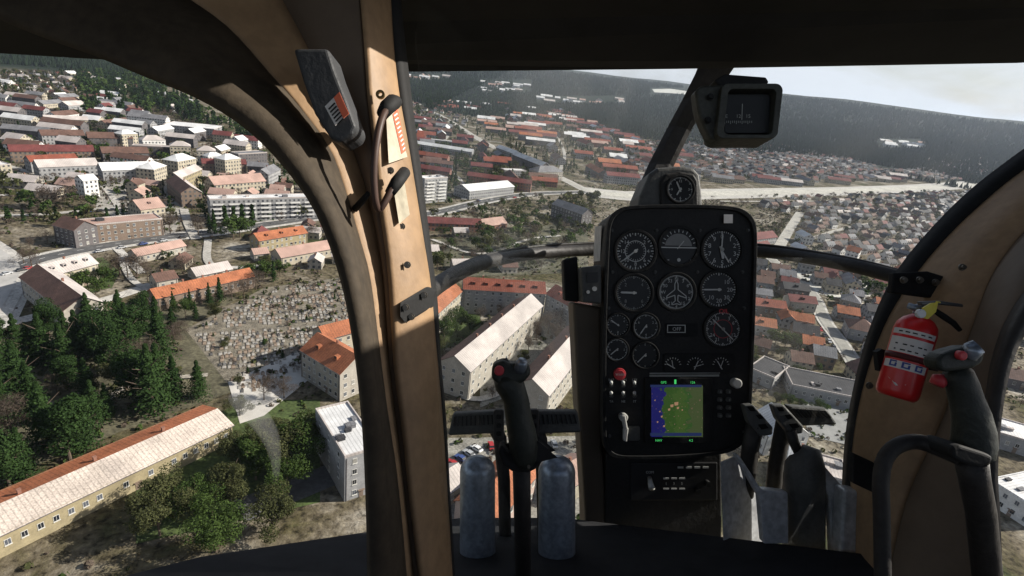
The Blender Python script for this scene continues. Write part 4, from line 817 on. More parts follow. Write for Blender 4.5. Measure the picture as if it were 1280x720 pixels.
S = [  # name, label, eave from, to, height, depth, roof, roof colour, wall colour, extras
('long_building','long low building with pale roof edged by an orange tile strip',(-80,706),(290,531),6,15,'g','cream','yellow',dict(rc2='orange',pitch=.13,chim=3,dorm=0)),  # near slope's pale colour paints in sun glare, far slope stays orange
('corner_building','stone building with orange tiled roof and windowed gable beside the black post',(376,437),(425,467),11,14,'g','orange','stone',dict(dorm=2)),
('corner_building','orange-roofed wing behind the stone gable building',(408,424),(452,412),12,10,'g','orange','cream',{}),
('flat_roof_building','tall grey building with white flat roof beside the door post foot',(431,573),(475,560),14,24,'f','white','grey',dict(clutter=6)),
(AB,'dark-roofed wing with cream gable on the yard of the left junction',(25,346),(79,388),9,13,'g','brown','stone',dict(rc2='pale')),
(AB,'pale wing with four red skylights beside the main road',(62,345),(122,329),9,11,'g','pale','cream',dict(dorm=4,rc2='orange')),
('long_building','long bright orange-roofed building above the conifer wood',(196,373),(318,345),6,9,'g','orange','brown',dict(chim=3)),
(AB,'brown-fronted block with flat pink roof above the main road',(94,284),(203,274),10,13,'f','pink','brown',{}),
(AB,'small block with sloping brown roof at the end of the brown-fronted block',(66,281),(92,288),10,12,'g','brown','dark',{}),
(AB,'yellow building with orange roof and two rows of windows',(324,301),(384,291),7,10,'g','orange','yellow',dict(dorm=3)),
(AB,'low pink-roofed building beside the cemetery',(352,322),(424,309),5,11,'g','pink','cream',{}),
(AB,'white balcony slab behind a row of slim conifers',(262,250),(395,247),15,11,'f','white','grey',dict(balc=True,clutter=5)),
(AB,'block with bright pink-orange roof above the balcony slab',(268,231),(332,226),9,15,'g','pink','cream',{}),
(AB,'pink-roofed house with orange gable between two shadowed yards',(176,262),(206,258),10,14,'g','pink','cream',dict(dorm=1)),
(AB,'white tower house among brown bare trees',(104,226),(122,224),12,9,'g','white','white',{}),
('low_building','low stone building between the road and the orange roof',(172,320),(232,307),4,8,'g','pink','stone',{}),
('low_building','small pale shed with red lean-to near the orange roof',(246,345),(290,336),3,9,'g','pale','stone',{}),
('low_building','small stone house in the shadowed garden',(196,352),(222,347),5,8,'g','brown','stone',{}),
('low_building','pink cottage at the head of the wood',(318,318),(336,316),4,7,'g','pink','stone',{}),
(AB,'block with red-brown roof left of the round green tree',(52,169),(106,169),9,13,'g','brown','grey',{}),
(AB,'long block with dark red roof and pale ridge',(12,189),(118,189),9,13,'g','maroon','brown',{}),
(AB,'block with red chimneys under the dark red block',(38,202),(98,199),9,11,'g','red','grey',{}),
(AB,'block with pale brown roof and lit white end',(48,209),(123,206),10,13,'g','pale','grey',{}),
(AB,'long thin grey roofed block at the left edge',(0,160),(58,165),9,11,'g','grey','dark',{}),
(AB,'red-brown roofed block beside white gabled ends',(110,172),(166,173),9,14,'g','brown','dark',{}),
(AB,'brown-roofed block with white end wall',(128,191),(186,191),9,13,'g','brown','dark',{}),
(AB,'white and grey complex with long pale roof',(128,213),(190,211),10,14,'g','white','grey',{}),
(AB,'white hipped end house of the pale complex',(192,212),(208,207),12,13,'h','white','cream',{}),
(AB,'grey flat block in the pale housing row',(165,182),(219,185),9,9,'f','pale','dark',{}),
(AB,'pale pointed block, leftmost of the pointed row',(152,168),(172,167),13,11,'h','white','cream',{}),
(AB,'pale pointed block beside the industrial hall',(178,175),(207,175),13,12,'h','pale','white',{}),
(AB,'pale pointed block in front of the industrial hall',(212,182),(238,183),13,12,'h','pale','cream',{}),
(AB,'greenish pointed block near the hall end',(246,188),(269,189),13,12,'h','pale','stone',{}),
(AB,'tall cream block beside the shaded door frame',(281,200),(301,198),16,12,'h','white','cream',{}),
(AB,'cream block facing the dark red long block',(222,202),(245,198),12,14,'h','white','cream',{}),
(AB,'small white hipped block between taller ones',(260,196),(280,195),9,10,'h','white','white',{}),
(AB,'long dark red block right of the yellow gable',(253,204),(308,205),11,10,'g','maroon','brown',{}),
(AB,'yellow gable block at the end of the dark red row',(226,222),(252,211),12,10,'g','yellow' if 0 else 'pale','yellow',{}),
(AB,'brown sloping block beside the shadowed yard',(208,226),(226,241),10,13,'g','brown','brown',dict(rc2='pale')),
(AB,'dark block with white corner near the frame',(298,193),(334,191),12,12,'f','grey','dark',{}),
(AB,'dark block with red corner beside the dark red row',(309,207),(334,209),10,9,'g','grey','dark',{}),
('industrial_hall','long grey hall with white flat roof before the dark trees',(203,156),(268,162),11,38,'f','white','grey',dict(clutter=0)),
('industrial_hall','dark flat hall with white roof edge in the trees',(112,136),(150,139),9,20,'f','white','dark',dict(clutter=0)),
(AB,'cream terrace with dark doorways above the grey roofs',(55,148),(110,150),10,10,'g','pale','cream',{}),
(AB,'cream corner block at the left image edge',(0,207),(14,206),11,12,'f','white','cream',{}),
(AB,'sunlit pale block left of the round green tree',(0,173),(22,176),8,15,'g','pale','cream',{}),
('tower_block','pale grey tower block with stacked balconies',(531,224),(560,222),21,11,'f','white','grey',dict(balc=True,win=True)),
('long_building','long grey hall with pale sloping roof beside the road',(587,239),(643,233),8,20,'g','white','grey',dict(pitch=.2,win=False)),
('long_building','long dark red terrace crossing behind the hall',(584,219),(664,230),9,10,'g','maroon','brick',{}),
('long_building','brick terrace with red roof behind the tower block',(519,209),(562,215),9,10,'g','maroon','brick',{}),
('long_building','terrace with pale pink ridge above the brick terrace',(519,201),(566,206),9,10,'g','brown','grey',{}),
('long_building','orange-red terrace with white end wall',(518,192),(559,198),9,11,'g','red','brick',{}),
('long_building','curved white shed beside the slanting road',(518,179),(590,190),8,10,'g','white','grey',{}),
('long_building','white-roofed shed nearer the post',(517,172),(570,178),7,10,'f','white','grey',{}),
('long_building','white barrel-roofed hall among dark roofs',(620,184),(642,192),8,12,'g','white','grey',{}),
('long_building','dark hall with bright white roof edge',(641,193),(677,207),12,12,'g','white','dark',{}),
('long_building','grey hall with hipped roof at the road bend',(673,215),(704,215),10,18,'h','grey','stone',{}),
('low_building','low grey hall beyond the red terrace',(631,213),(658,214),6,12,'f','white','grey',{}),
('low_building','low grey-green hall left of the hipped hall',(592,207),(613,209),6,12,'f','white','stone',{}),
(AB,'dark-fronted block with sunlit yellow gable beside the console',(690,255),(728,268),11,13,'g','grey','dark',dict(win=True)),
('long_building','long maroon-fronted building below the main road',(528,278),(602,281),6,10,'g','maroon','brick',{}),
('low_building','low pink-roofed building beyond the maroon one',(604,283),(634,279),4,12,'g','pink','brick',{}),
('courtyard_block','dark courtyard block with red roof and roof windows',(580,361),(682,367),13,12,'g','red','grey',dict(dorm=6,chim=3)),
('courtyard_block','angled end wing of the red-roofed courtyard block',(683,367),(745,400),13,12,'g','red','grey',dict(dorm=3)),
('courtyard_block','sunlit orange-roofed wing of the courtyard block',(540,398),(578,363),12,11,'g','orange','cream',{}),
('long_building','long sunlit pale-roofed block running to the courtyard',(588,464),(678,382),12,13,'g','pale','stone',dict(rc2='brown',chim=4)),  # pale near slopes, here and next, have blown-out sunlight in their colour
('long_building','sunlit pale-roofed block touching the console edge',(686,494),(745,418),12,13,'g','pale','stone',dict(rc2='brown',chim=2)),
('long_building','orange-roofed building between the two metal housings',(620,652),(672,592),9,12,'g','orange','pink',{}),
('low_building','sunlit cream annex at the foot of the post',(558,618),(585,600),5,9,'g','pale','cream',{}),
('low_building','cream house by the console foot',(712,610),(745,590),6,10,'g','pink','cream',{}),
('house','brown-roofed house nearest the pale car park',(947,352),(968,355),6,9,'g','brown','grey',{}),
('house','dark house with square roof hatch beside the car park',(981,360),(1013,364),6,9,'g','dark','dark',dict(dorm=1)),
('house','long house with red-brown roof behind a hedge',(988,376),(1022,380),6,9,'g','maroon','stone',dict(dorm=1)),
('house','red-roofed house touching the console edge',(935,380),(984,386),6,9,'g','red','brown',dict(dorm=1)),
('house','bright orange-roofed house beside the lane',(987,398),(1018,404),6,9,'g','orange','pink',{}),
('house','orange-roofed house above the round green trees',(935,404),(971,410),6,9,'g','orange','grey',dict(dorm=1)),
('house','dark purple-roofed house at the lane corner',(992,413),(1024,420),6,10,'g','dark','brown',{}),
('house','pyramid-roofed grey-green house across the lane',(1052,374),(1076,380),5,11,'h','grey','stone',{}),
('house','large dull pink hipped house beyond the lane',(1062,410),(1098,418),6,14,'h','brown','grey',{}),
('house','grey-roofed house behind the black post',(940,366),(966,370),5,8,'g','grey','white',{}),
('house','brown house with white garden furniture',(938,428),(962,435),4,8,'g','brown','brown',{}),
('flat_roof_building','long low building with dark flat roof and white edges',(935,460),(968,474),5,18,'f','dark','grey',dict(clutter=2)),
('flat_roof_building','long low dark-roofed building continuing behind the post',(990,482),(1088,502),5,17,'f','dark','grey',dict(clutter=4)),
('flat_roof_building','bright white building behind the slotted arm',(936,520),(962,545),8,16,'g','white','white',{}),
('flat_roof_building','bright white shed under the ribbed pedal',(985,580),(1015,590),7,12,'g','white','white',{}),
('flat_roof_building','white building with stepped roof right of the dark stick',(1236,600),(1300,640),7,20,'f','white','white',dict(clutter=4)),
('flat_roof_building','white flat building behind the collective grip',(1242,540),(1310,560),6,15,'f','white','grey',dict(clutter=3)),
('low_building','grey flat roof seen between seat support and post',(1020,592),(1062,604),4,12,'f','pale','grey',{}),
('low_building','dark house at the right window edge',(1252,470),(1300,480),5,10,'g','brown','dark',{}),
('terrace','maroon-roofed terrace beside the pale path',(940,300),(972,296),6,12,'g','maroon','grey',{}),
('terrace','second maroon-roofed terrace nearer the bow',(940,314),(966,309),6,12,'g','maroon','brown',{}),
('house','white gabled house beyond the pale path',(995,290),(1006,296),7,9,'g','white','white',{}),
('house','white gabled house near the bow',(988,306),(1001,312),7,9,'g','white','white',{}),
('house','orange and white house above the bow',(1058,312),(1074,316),8,10,'g','orange','white',{}),
('terrace','long terrace behind the white gabled houses',(1010,318),(1050,326),5,9,'g','brown','grey',{}),
]
for (nm, lab, e1, e2, h, dep, rf, rc, wc, k) in S:
    cat = {'apartment_building':'apartment block','tower_block':'tower block','house':'house','terrace':'terrace','industrial_hall':'industrial hall'}.get(nm, 'building')
    building(nm, lab, cat, e1, e2, h, dep, rf, rc, wc, **k)
# rows of further blocks, turned with the streets
def inpoly(x, y, P):
    c = False; j = len(P)-1
    for i in range(len(P)):
        if (P[i][1] > y) != (P[j][1] > y) and x < (P[j][0]-P[i][0])*(y-P[i][1])/(P[j][1]-P[i][1])+P[i][0]: c = not c
        j = i
    return c
def blocks(poly, n, Lr, Dr, Hr, ang, cols, walls, phrase, group, nm='apartment_building', cat='apartment block', roofs='g', sp=6):
    gp = [G(x, y) for x, y in poly]; P = [(p.x, p.y) for p in gp]; x0, x1 = min(p[0] for p in P), max(p[0] for p in P); y0, y1 = min(p[1] for p in P), max(p[1] for p in P); made = []; tries = 0
    while len(made) < n and tries < 9000:
        tries += 1; x, y = random.uniform(x0, x1), random.uniform(y0, y1)
        if not inpoly(x, y, P): continue
        a = R(ang+random.choice((0,0,0,90))+random.uniform(-5,5)); L_ = random.uniform(*Lr); D = random.uniform(*Dr); u = Vector((math.cos(a), math.sin(a), 0)); v = Vector((-u.y, u.x, 0)); c = Vector((x, y, 0)); bad = False
        for s in (-1,-.5,0,.5,1):
            for w in (-1,0,1):
                q = c+u*s*L_/2+v*w*D/2
                if occupied(q.x, q.y, sp) or onroad(q.x, q.y, 1): bad = True
        if bad: continue
        rc, wc = random.choice(cols), random.choice(walls); h = random.uniform(*Hr)
        t = building(nm, '', cat, 0, 0, h, D, random.choice(roofs), rc, wc, P=(c-u*L_/2-v*D/2, c+u*L_/2-v*D/2), z0=terr(x, y), win=False, chim=1)
        made.append((t, f'{rc}-roofed {wc if wc not in ("dark","stone") else "dull"}-walled {cat}'))
    by_order(made, phrase, group); return made
blocks([(0,125),(130,128),(330,190),(360,235),(250,235),(0,235)], 46, (16,44), (10,13), (8,12), 4, ['brown','pale','maroon','grey','white'], ['cream','grey','dark','white'], 'in the left housing estate', 'blocks filling the left housing estate')
blocks([(0,240),(100,250),(200,250),(300,262),(420,270),(400,240),(340,225),(120,225),(0,225)], 26, (10,22), (8,11), (4,8), 6, ['brown','pale','pink'], ['cream','stone'], 'among the left yards', 'small houses among the yards', 'low_building', 'low building', sp=4)
blocks([(0,95),(140,95),(330,165),(200,140),(0,125)], 16, (14,30), (10,14), (6,10), 0, ['pale','white','brown'], ['cream','grey','white'], 'at the wooded upper left fringe', 'blocks at the wooded fringe')
blocks([(600,150),(700,140),(800,180),(860,200),(800,236),(745,234),(680,208),(640,190)], 95, (22,58), (11,16), (7,11), 12, ['red','red','orange','pink','white','brown','maroon','pale','maroon'], ['dark','brick','grey','cream'], 'in the red-roofed quarter left of the strut', 'red-roofed blocks behind the slanting road', 'terrace', 'terrace', sp=3)
blocks([(515,145),(590,175),(660,205),(690,236),(640,228),(520,228),(512,180)], 34, (20,48), (10,14), (6,10), 10, ['brown','maroon','grey','white','red'], ['dark','brick','grey'], 'between the tower block and the slanting road', 'blocks between tower and slanting road', sp=3)
blocks([(520,120),(640,130),(700,145),(620,165),(560,145)], 14, (24,60), (12,18), (6,9), 8, ['red','maroon','white','pink'], ['grey','brick','white'], 'at the forest edge beyond the red quarter', 'halls at the forest edge', 'industrial_hall', 'industrial hall')
blocks([(870,222),(1000,226),(1150,222),(1150,229),(1000,233),(870,234)], 15, (28,48), (10,13), (6,8), 2, ['pale','brown','grey','maroon'], ['cream','grey'], 'lining the far side of the long pale road', 'terraces along the long pale road', 'terrace', 'terrace', sp=3)
blocks([(945,325),(1120,345),(1110,480),(1040,500),(945,440)], 34, (8,13), (8,10), (5,6.5), -8, ['brown','maroon','grey','dark','orange'], ['grey','brown','cream'], 'around the lane below the windshield bow', 'houses around the lane', 'house', 'house', sp=1.6)
blocks([(120,300),(420,280),(440,330),(190,350),(130,340)], 8, (8,16), (7,9), (3,5), 12, ['brown','pale','maroon'], ['stone','cream'], 'between the main road and the cemetery', 'small buildings between road and cemetery', 'low_building', 'low building', sp=3)
blocks([(525,290),(640,292),(640,340),(540,350)], 4, (9,14), (7,9), (3,5), 20, ['white','brown','pale'], ['stone','cream'], 'in the scrub above the windshield bow', 'sheds in the scrub', 'low_building', 'low building', sp=3)
blocks([(1240,380),(1400,400),(1400,620),(1240,620)], 12, (12,24), (9,13), (5,8), -10, ['white','brown','maroon'], ['white','grey'], 'seen through the right side window', 'houses in the right side window', 'house', 'house', sp=3)
# white-roofed villages on the forested hills
for poly, n, ph in (([(600,104),(660,106),(665,116),(600,116)], 22, 'in the hillside forest village'), ([(672,122),(780,124),(776,130),(672,129)], 16, 'in the white hillside row'), ([(1098,176),(1150,181),(1148,186),(1098,182)], 12, 'in the far white clearing'), ([(505,95),(560,96),(560,101),(505,100)], 8, 'on the ridge beside the black post')):
    blocks(poly, n, (22,55), (14,24), (6,9), 5, ['white','white','pale','pink'], ['white','cream'], ph, 'halls '+ph, 'low_building', 'low building', sp=8)
# dense suburb beyond and before the long road
def housemesh(rc, wc, L_, D, h):
    me = bpy.data.meshes.new('house'); mb = MB(); hx, hy = L_/2, D/2; mb.box((0,0,h/2-1), (hx,hy,h/2+1), 0); r = D*.42
    for s in (-1, 1): mb.add([(s*hx,-hy,h),(s*hx,hy,h),(s*hx,0,h+r)], [(0,1,2)], 0)
    for s in (-1, 1): mb.add([(-hx-.4,s*(hy+.4),h-.2),(hx+.4,s*(hy+.4),h-.2),(hx+.4,0,h+r+.1),(-hx-.4,0,h+r+.1),(-hx-.4,s*(hy+.4),h-.4),(hx+.4,s*(hy+.4),h-.4)], [(0,1,2,3),(0,1,5,4)], 1)
    mb.box((hx*.4,.3,h+r), (.35,.35,.7), 2)
    for i in (-1, 0, 1): mb.box((i*hx*.6,-hy-.02,1.6), (.6,.04,.7), 3); mb.box((i*hx*.6,-hy-.02,4.3), (.6,.04,.6), 3)
    for i in (-1, 1): mb.box((hx+.02,i*hy*.45,1.8), (.04,.5,.7), 3); mb.box((-hx-.02,i*hy*.45,1.8), (.04,.5,.7), 3)
    me.from_pydata(mb.v, [], mb.f)
    for m in (wm(wc, False), rm(rc), wm('brick', False), PANE): me.materials.append(m)
    for p, i in zip(me.polygons, mb.m): p.material_index = i
    return me
kinds = [(rc, wc, random.uniform(7.5,10.5), random.uniform(6,7.8), random.uniform(3.6,5)) for rc, wc in (('brown','white'),('maroon','cream'),('dark','white'),('grey','cream'),('brown','cream'),('pale','grey'),('brown','stone'),('dark','grey'),('grey','pink'),('grey','white'),('dark','cream'),('brown','white'),('dark','stone'))]
hm = [housemesh(*k) for k in kinds]
def suburb(poly, ang, sx_, sy_):
    gp = [G(x, y) for x, y in poly]; P = [(p.x, p.y) for p in gp]; cx = sum(p[0] for p in P)/len(P); cyy = sum(p[1] for p in P)/len(P); out = []; c, s = math.cos(R(ang)), math.sin(R(ang))
    for i in range(-90, 91):
        for j in range(-90, 91):
            if i % 7 == 6: continue
            lx = i*sx_+random.uniform(-2,2); ly = j*sy_+(j//2)*6+random.uniform(-2.5,2.5); x, y = cx+lx*c-ly*s, cyy+lx*s+ly*c
            if not inpoly(x, y, P) or random.random() < .07 or occupied(x, y, 6) or onroad(x, y, 5): continue
            out.append((x, y, R(ang)+random.choice((0,0,PI/2))+random.uniform(-.12,.12)))
    return out
near_h = suburb([(948,250),(1080,246),(1200,242),(1240,240),(1160,330),(1110,336),(1050,318),(1004,300),(1010,268),(948,262)], 28, 12.2, 13.5)
far_h = suburb([(775,215),(770,190),(800,178),(870,180),(900,170),(960,178),(1060,200),(1110,214),(1200,205),(1250,214),(1200,226),(1000,228),(870,224),(860,236),(800,236)], 8, 14, 16)
far_h += suburb([(1150,200),(1225,198),(1260,215),(1180,212)], 20, 24, 26)
far_h += suburb([(-20,90),(150,95),(60,128),(-20,130)], 5, 26, 30) + suburb([(505,118),(540,125),(600,160),(520,150)], 5, 22, 26)
houses = []
for q in near_h+far_h:
    px, py = proj((q[0], q[1], 3)); houses.append((math.hypot(q[0], q[1]), q, px, py))
houses.sort(key=lambda t: t[0]); NI = 250; vis = [h for h in houses]
mm = MB(); cols_l = []
made = {}
for idx, (d, (x, y, a), px, py) in enumerate(vis):
    k = random.randrange(len(hm))
    if idx < NI:
        o = bpy.data.objects.new('suburb_house', hm[k]); COL.objects.link(o); o.location = (x, y, 0); o.rotation_euler = (0,0,a); OCC.append((x, y, math.cos(a), math.sin(a), kinds[k][2]/2, kinds[k][3]/2))
        row = 'A'
        o['category'] = 'house'; made.setdefault(int((d-vis[0][0])//70), []).append((o, f'{kinds[k][0]}-roofed {kinds[k][1]} house'))
    else:
        rc, wc, L_, D, h = kinds[k]; z = terr(x, y); b = len(mm.v); me = hm[k]; M_ = Matrix.Translation((x, y, z)) @ Matrix.Rotation(a, 4, 'Z'); base = len(mm.v)
        mi = {0:2*k, 1:2*k+1}
        for p in me.polygons:
            if p.material_index in (2,) or p.material_index == 3: continue
            vs = [M_ @ me.vertices[i].co for i in p.vertices]; b = len(mm.v); mm.v += vs; mm.f.append(tuple(range(b, b+len(vs)))); mm.m.append(mi[p.material_index])
for r_, lst in made.items(): by_order(lst, f'in the {ordinal(r_+1)} belt of the dense suburb', 'houses of the dense suburb')
o = mm.build('distant_houses', [m for rc, wc, *_ in kinds for m in (wm(wc, False), rm(rc))], normals=False); tag(o, 'countless small houses of the far suburb beyond the pale road', 'distant houses', kind='stuff')
print('houses', len(vis), 'windows', NW[0])
# --------------------------------------------------------------- gravestones
GR = [mat('headstone_pale', (.34,.32,.285), .8, var=.3, scale=2), mat('headstone_dark', (.10,.095,.09), .6, var=.3, scale=2), mat('headstone_brown', (.26,.20,.15), .8, var=.3, scale=2)]
gmesh = []
for k in range(6):
    me = bpy.data.meshes.new('gravestone'); mb = MB(); w = random.uniform(.5,1.0); hh = random.uniform(.4,.85)
    pr = [(-w/2,0),(w/2,0),(w/2,hh*.8),(w*.25,hh),(-w*.25,hh),(-w/2,hh*.8)]
    mb.add([(x,-.12,z) for x, z in pr]+[(x,.12,z) for x, z in pr], [tuple(range(6)),tuple(range(6,12))[::-1]]+[(i,(i+1)%6,6+(i+1)%6,6+i) for i in range(6)]); mb.box((0,-1.1,.1), (w*.7,.95,.14)); mb.box((0,-1.1,.26),(w*.55,.8,.03))
    me.from_pydata(mb.v, [], mb.f); me.materials.append(GR[(0,0,1,2,0,2)[k]]); gmesh.append(me)
gp = [G(x, y) for x, y in ((238,412),(300,382),(345,362),(436,350),(466,425),(372,462),(306,492))]; P = [(p.x, p.y) for p in gp]; A0 = R(26); gl = []
for i in range(-75, 76):
    for j in range(-48, 49):
        lx, ly = i*1.55+random.uniform(-.45,.45), j*2.7+(j//6)*1.5+random.uniform(-.5,.5); cx = sum(p[0] for p in P)/7; c_y = sum(p[1] for p in P)/7; x, y = cx+lx*math.cos(A0)-ly*math.sin(A0), c_y+lx*math.sin(A0)+ly*math.cos(A0)
        if inpoly(x, y, P) and not occupied(x, y, 1.5) and i % 16 and j % 12 and noise.noise(Vector((x/7, y/7, 2))) < .42 and random.random() < .85: gl.append((math.hypot(x, y), x, y))
gl.sort(); made = {}; st = MB()
for n_, (d, x, y) in enumerate(gl):
    k = random.randrange(6); a = A0+random.uniform(-.08,.08)
    if n_ < 200:
        o = bpy.data.objects.new('gravestone', gmesh[k]); COL.objects.link(o); o.location = (x, y, .05); o.rotation_euler = (0,0,a); o['category'] = 'gravestone'; made.setdefault(n_//25, []).append((o, ('pale','pale','dark','brown','pale','brown')[k]+' gravestone'))
    else:
        M_ = Matrix.Translation((x, y, .05)) @ Matrix.Rotation(a, 4, 'Z'); me = gmesh[k]; b = len(st.v); st.v += [M_ @ v.co for v in me.vertices]
        for p in me.polygons: st.f.append(tuple(b+i for i in p.vertices)); st.m.append((0,0,1,2,0,2)[k])
for r_, lst in made.items(): by_order(lst, f'in the {ordinal(r_+1)} row band of the cemetery', 'gravestones in the cemetery')
if st.v: tag(st.build('distant_gravestones', GR, normals=False), 'crowded rows of gravestones across the far cemetery', 'gravestones', kind='stuff')
print('graves', len(gl))
# --------------------------------------------------------------- vegetation
def leafmat(name, c1, c2):
    m = bpy.data.materials.new(name); m.use_nodes = True; nt = m.node_tree; N = nt.nodes; L = nt.links; N.clear()
    o = N.new('ShaderNodeOutputMaterial'); d = N.new('ShaderNodeBsdfDiffuse'); t = N.new('ShaderNodeBsdfTranslucent'); mx = N.new('ShaderNodeMixShader'); mx.inputs[0].default_value = .25
    g = N.new('ShaderNodeNewGeometry'); oi = N.new('ShaderNodeObjectInfo'); rp = N.new('ShaderNodeValToRGB'); e = rp.color_ramp.elements; e[0].color = (*c1, 1); e[1].color = (*c2, 1)
    ad = N.new('ShaderNodeMath'); ad.operation = 'MULTIPLY_ADD'; ad.inputs[1].default_value = .65; L.new(g.outputs['Random Per Island'], ad.inputs[0])
    m3 = N.new('ShaderNodeMath'); m3.operation = 'MULTIPLY'; m3.inputs[1].default_value = .35; L.new(oi.outputs['Random'], m3.inputs[0]); L.new(m3.outputs[0], ad.inputs[2]); L.new(ad.outputs[0], rp.inputs[0])
    L.new(rp.outputs[0], d.inputs[0]); L.new(rp.outputs[0], t.inputs[0]); L.new(d.outputs[0], mx.inputs[1]); L.new(t.outputs[0], mx.inputs[2]); L.new(mx.outputs[0], o.inputs[0]); return m
LEAF = dict(conifer=leafmat('conifer_needles', (.014,.028,.010), (.042,.075,.024)), green=leafmat('green_leaves', (.026,.046,.013), (.070,.105,.030)), bare=leafmat('bare_twigs', (.05,.038,.03), (.15,.12,.095)), olive=leafmat('olive_leaves', (.036,.042,.018), (.10,.105,.045)))
BARK = mat('bark', (.12,.09,.065), .9, var=.4, scale=3)
def crown_mesh(kind, n, q, seed):   # unit tree: height 1, radius about .3
    rd = random.Random(seed); mb = MB()
    cl = []
    if kind == 'conifer': cl = None
    elif kind == 'tall': cl = [(rd.uniform(-.12,.12), rd.uniform(-.12,.12), rd.uniform(.3,.9), rd.uniform(.1,.16)) for _ in range(11)]
    else: cl = [(rd.gauss(0,.15), rd.gauss(0,.15), rd.uniform(.38,.85), rd.uniform(.10,.19)) for _ in range(13)]
    for i in range(n):
        if cl is None:
            t = rd.random()**.75; z = .08+.92*t; rr = (1-t)*.27*(.62+.38*math.sin(z*44+3*math.sin(seed)))*(.8+.3*math.sin(5*i%7))+.012; a = rd.uniform(0, 2*PI); r = rr*math.sqrt(rd.uniform(.25,1)); c = Vector((r*math.cos(a), r*math.sin(a), z-r*.25))
            nrm = Vector((math.cos(a), math.sin(a), .55))
        else:
            x, y, z, r = rd.choice(cl); d = Vector((rd.gauss(0,1), rd.gauss(0,1), rd.gauss(0,1))).normalized(); c = Vector((x, y, z))+d*r*rd.uniform(.65,1.08); c.z = max(.2, min(1.02, c.z)); nrm = d
        nrm = (nrm.normalized()+Vector((rd.gauss(0,.5), rd.gauss(0,.5), rd.gauss(0,.5)))).normalized(); s = q*rd.uniform(.6,1.35)
        u = nrm.orthogonal().normalized(); u = Matrix.Rotation(rd.uniform(0, 2*PI), 3, nrm) @ u; v = nrm.cross(u)
        if kind == 'bare': mb.add([c-u*s*1.5, c+u*s*1.5+v*s*.1, c-u*s*.6+v*s*.35], [(0,1,2)])
        else: mb.add([c-u*s-v*s*.6, c+u*s-v*s*.5, c+u*s*.5+v*s*.8, c-u*s*.7+v*s*.6], [(0,1,2,3)])
    me = bpy.data.meshes.new('crown'); me.from_pydata(mb.v, [], mb.f); me.materials.append(LEAF['conifer' if kind in ('conifer','tall') else kind]); return me
def trunk_mesh(seed, bare):
    rd = random.Random(seed); mb = MB(); mb.tube([(Vector((0,0,-.03)), .022), (Vector((.005,0,.25)), .016), (Vector((-.005,.008,.6)), .009), (Vector((0,0,.92)), .003)], 7)
    for i in range(14 if bare else 7):
        z = rd.uniform(.22,.7); a = rd.uniform(0, 2*PI); l = rd.uniform(.14,.27); d = Vector((math.cos(a)*l, math.sin(a)*l, l*rd.uniform(.5,1.1)))
        mb.tube([(Vector((0,0,z)), .007), (Vector((0,0,z))+d*.5, .005), (Vector((0,0,z))+d, .002)], 5)
    me = bpy.data.meshes.new('trunk'); me.from_pydata(mb.v, [], mb.f); me.materials.append(BARK); return me
CR = {}; TR = {}
for kd in ('conifer','tall','green','olive','bare'):
    CR[kd] = [crown_mesh(kd, 6500, .0125, 5+i) for i in range(3)]; CR[kd+'_mid'] = [crown_mesh(kd, 1000, .030, 15+i) for i in range(3)]; CR[kd+'_far'] = [crown_mesh(kd, 90, .085, 25+i) for i in range(3)]
    TR[kd] = [trunk_mesh(i, kd == 'bare') for i in range(2)]
LST = []
def put(kd, x, y, H, wide=1., zone='', fixed=False): LST.append([math.hypot(x, y), kd, x, y, H, wide, zone])
ZW = 'in the wood beside the long pale roof'
for x, y, H, kd in ((8,480,16,'tall'),(25,500,15,'green'),(40,455,13,'conifer'),(60,455,15,'tall'),(85,470,14,'conifer'),(100,450,17,'tall'),(122,458,18,'tall'),(135,445,17,'green'),(150,430,15,'conifer'),(165,440,16,'conifer'),(178,432,15,'tall'),(195,412,13,'green'),(110,410,11,'conifer'),(88,490,10,'green'),(70,495,8,'bare'),(170,505,17,'tall'),(188,515,18,'tall'),(205,505,16,'green'),(222,500,12,'conifer'),(250,498,12,'conifer'),(120,530,13,'tall'),(138,520,9,'green'),(58,560,17,'green'),(85,580,19,'tall'),(105,565,15,'green'),(20,560,14,'bare'),(10,610,14,'tall'),(35,600,13,'green'),(-20,560,16,'tall'),(-30,480,16,'green'),(215,420,11,'conifer'),(218,432,8,'bare'),(228,425,8,'bare'),(150,400,12,'conifer'),(60,420,11,'green'),(20,440,12,'conifer'),(0,445,12,'tall'),(140,470,15,'tall'),(80,430,12,'tall'),(175,405,12,'tall'),(200,450,15,'tall'),(170,470,13,'bare'),(45,520,13,'tall'),(10,530,14,'tall'),(155,490,10,'olive'),(110,498,12,'tall'),(-50,620,15,'green'),(-60,540,15,'tall')):
    p = G(x, y); kd = random.choice(['conifer','conifer','tall']) if kd == 'green' or (kd == 'tall' and random.random() < .6) else kd; put(kd, p.x+random.uniform(-1,1), p.y, H*random.uniform(1.1,1.4), 1.35 if kd != 'tall' else 1.2, ZW)
ZP = 'in the park behind the long pale roof'
for x, y, H, kd in ((210,640,12,'olive'),(250,650,12,'green'),(290,630,13,'olive'),(320,600,13,'green'),(350,585,14,'olive'),(375,575,14,'green'),(395,560,12,'olive'),(340,560,11,'olive'),(300,580,11,'olive'),(360,620,12,'green'),(330,500,9,'bare'),(355,498,9,'bare'),(300,520,7,'olive'),(200,670,13,'olive'),(270,690,13,'green'),(340,665,12,'olive')):
    p = G(x, y); put(kd, p.x, p.y, H, 1.35, ZP)
ZC = 'in the yards around the courtyard blocks'
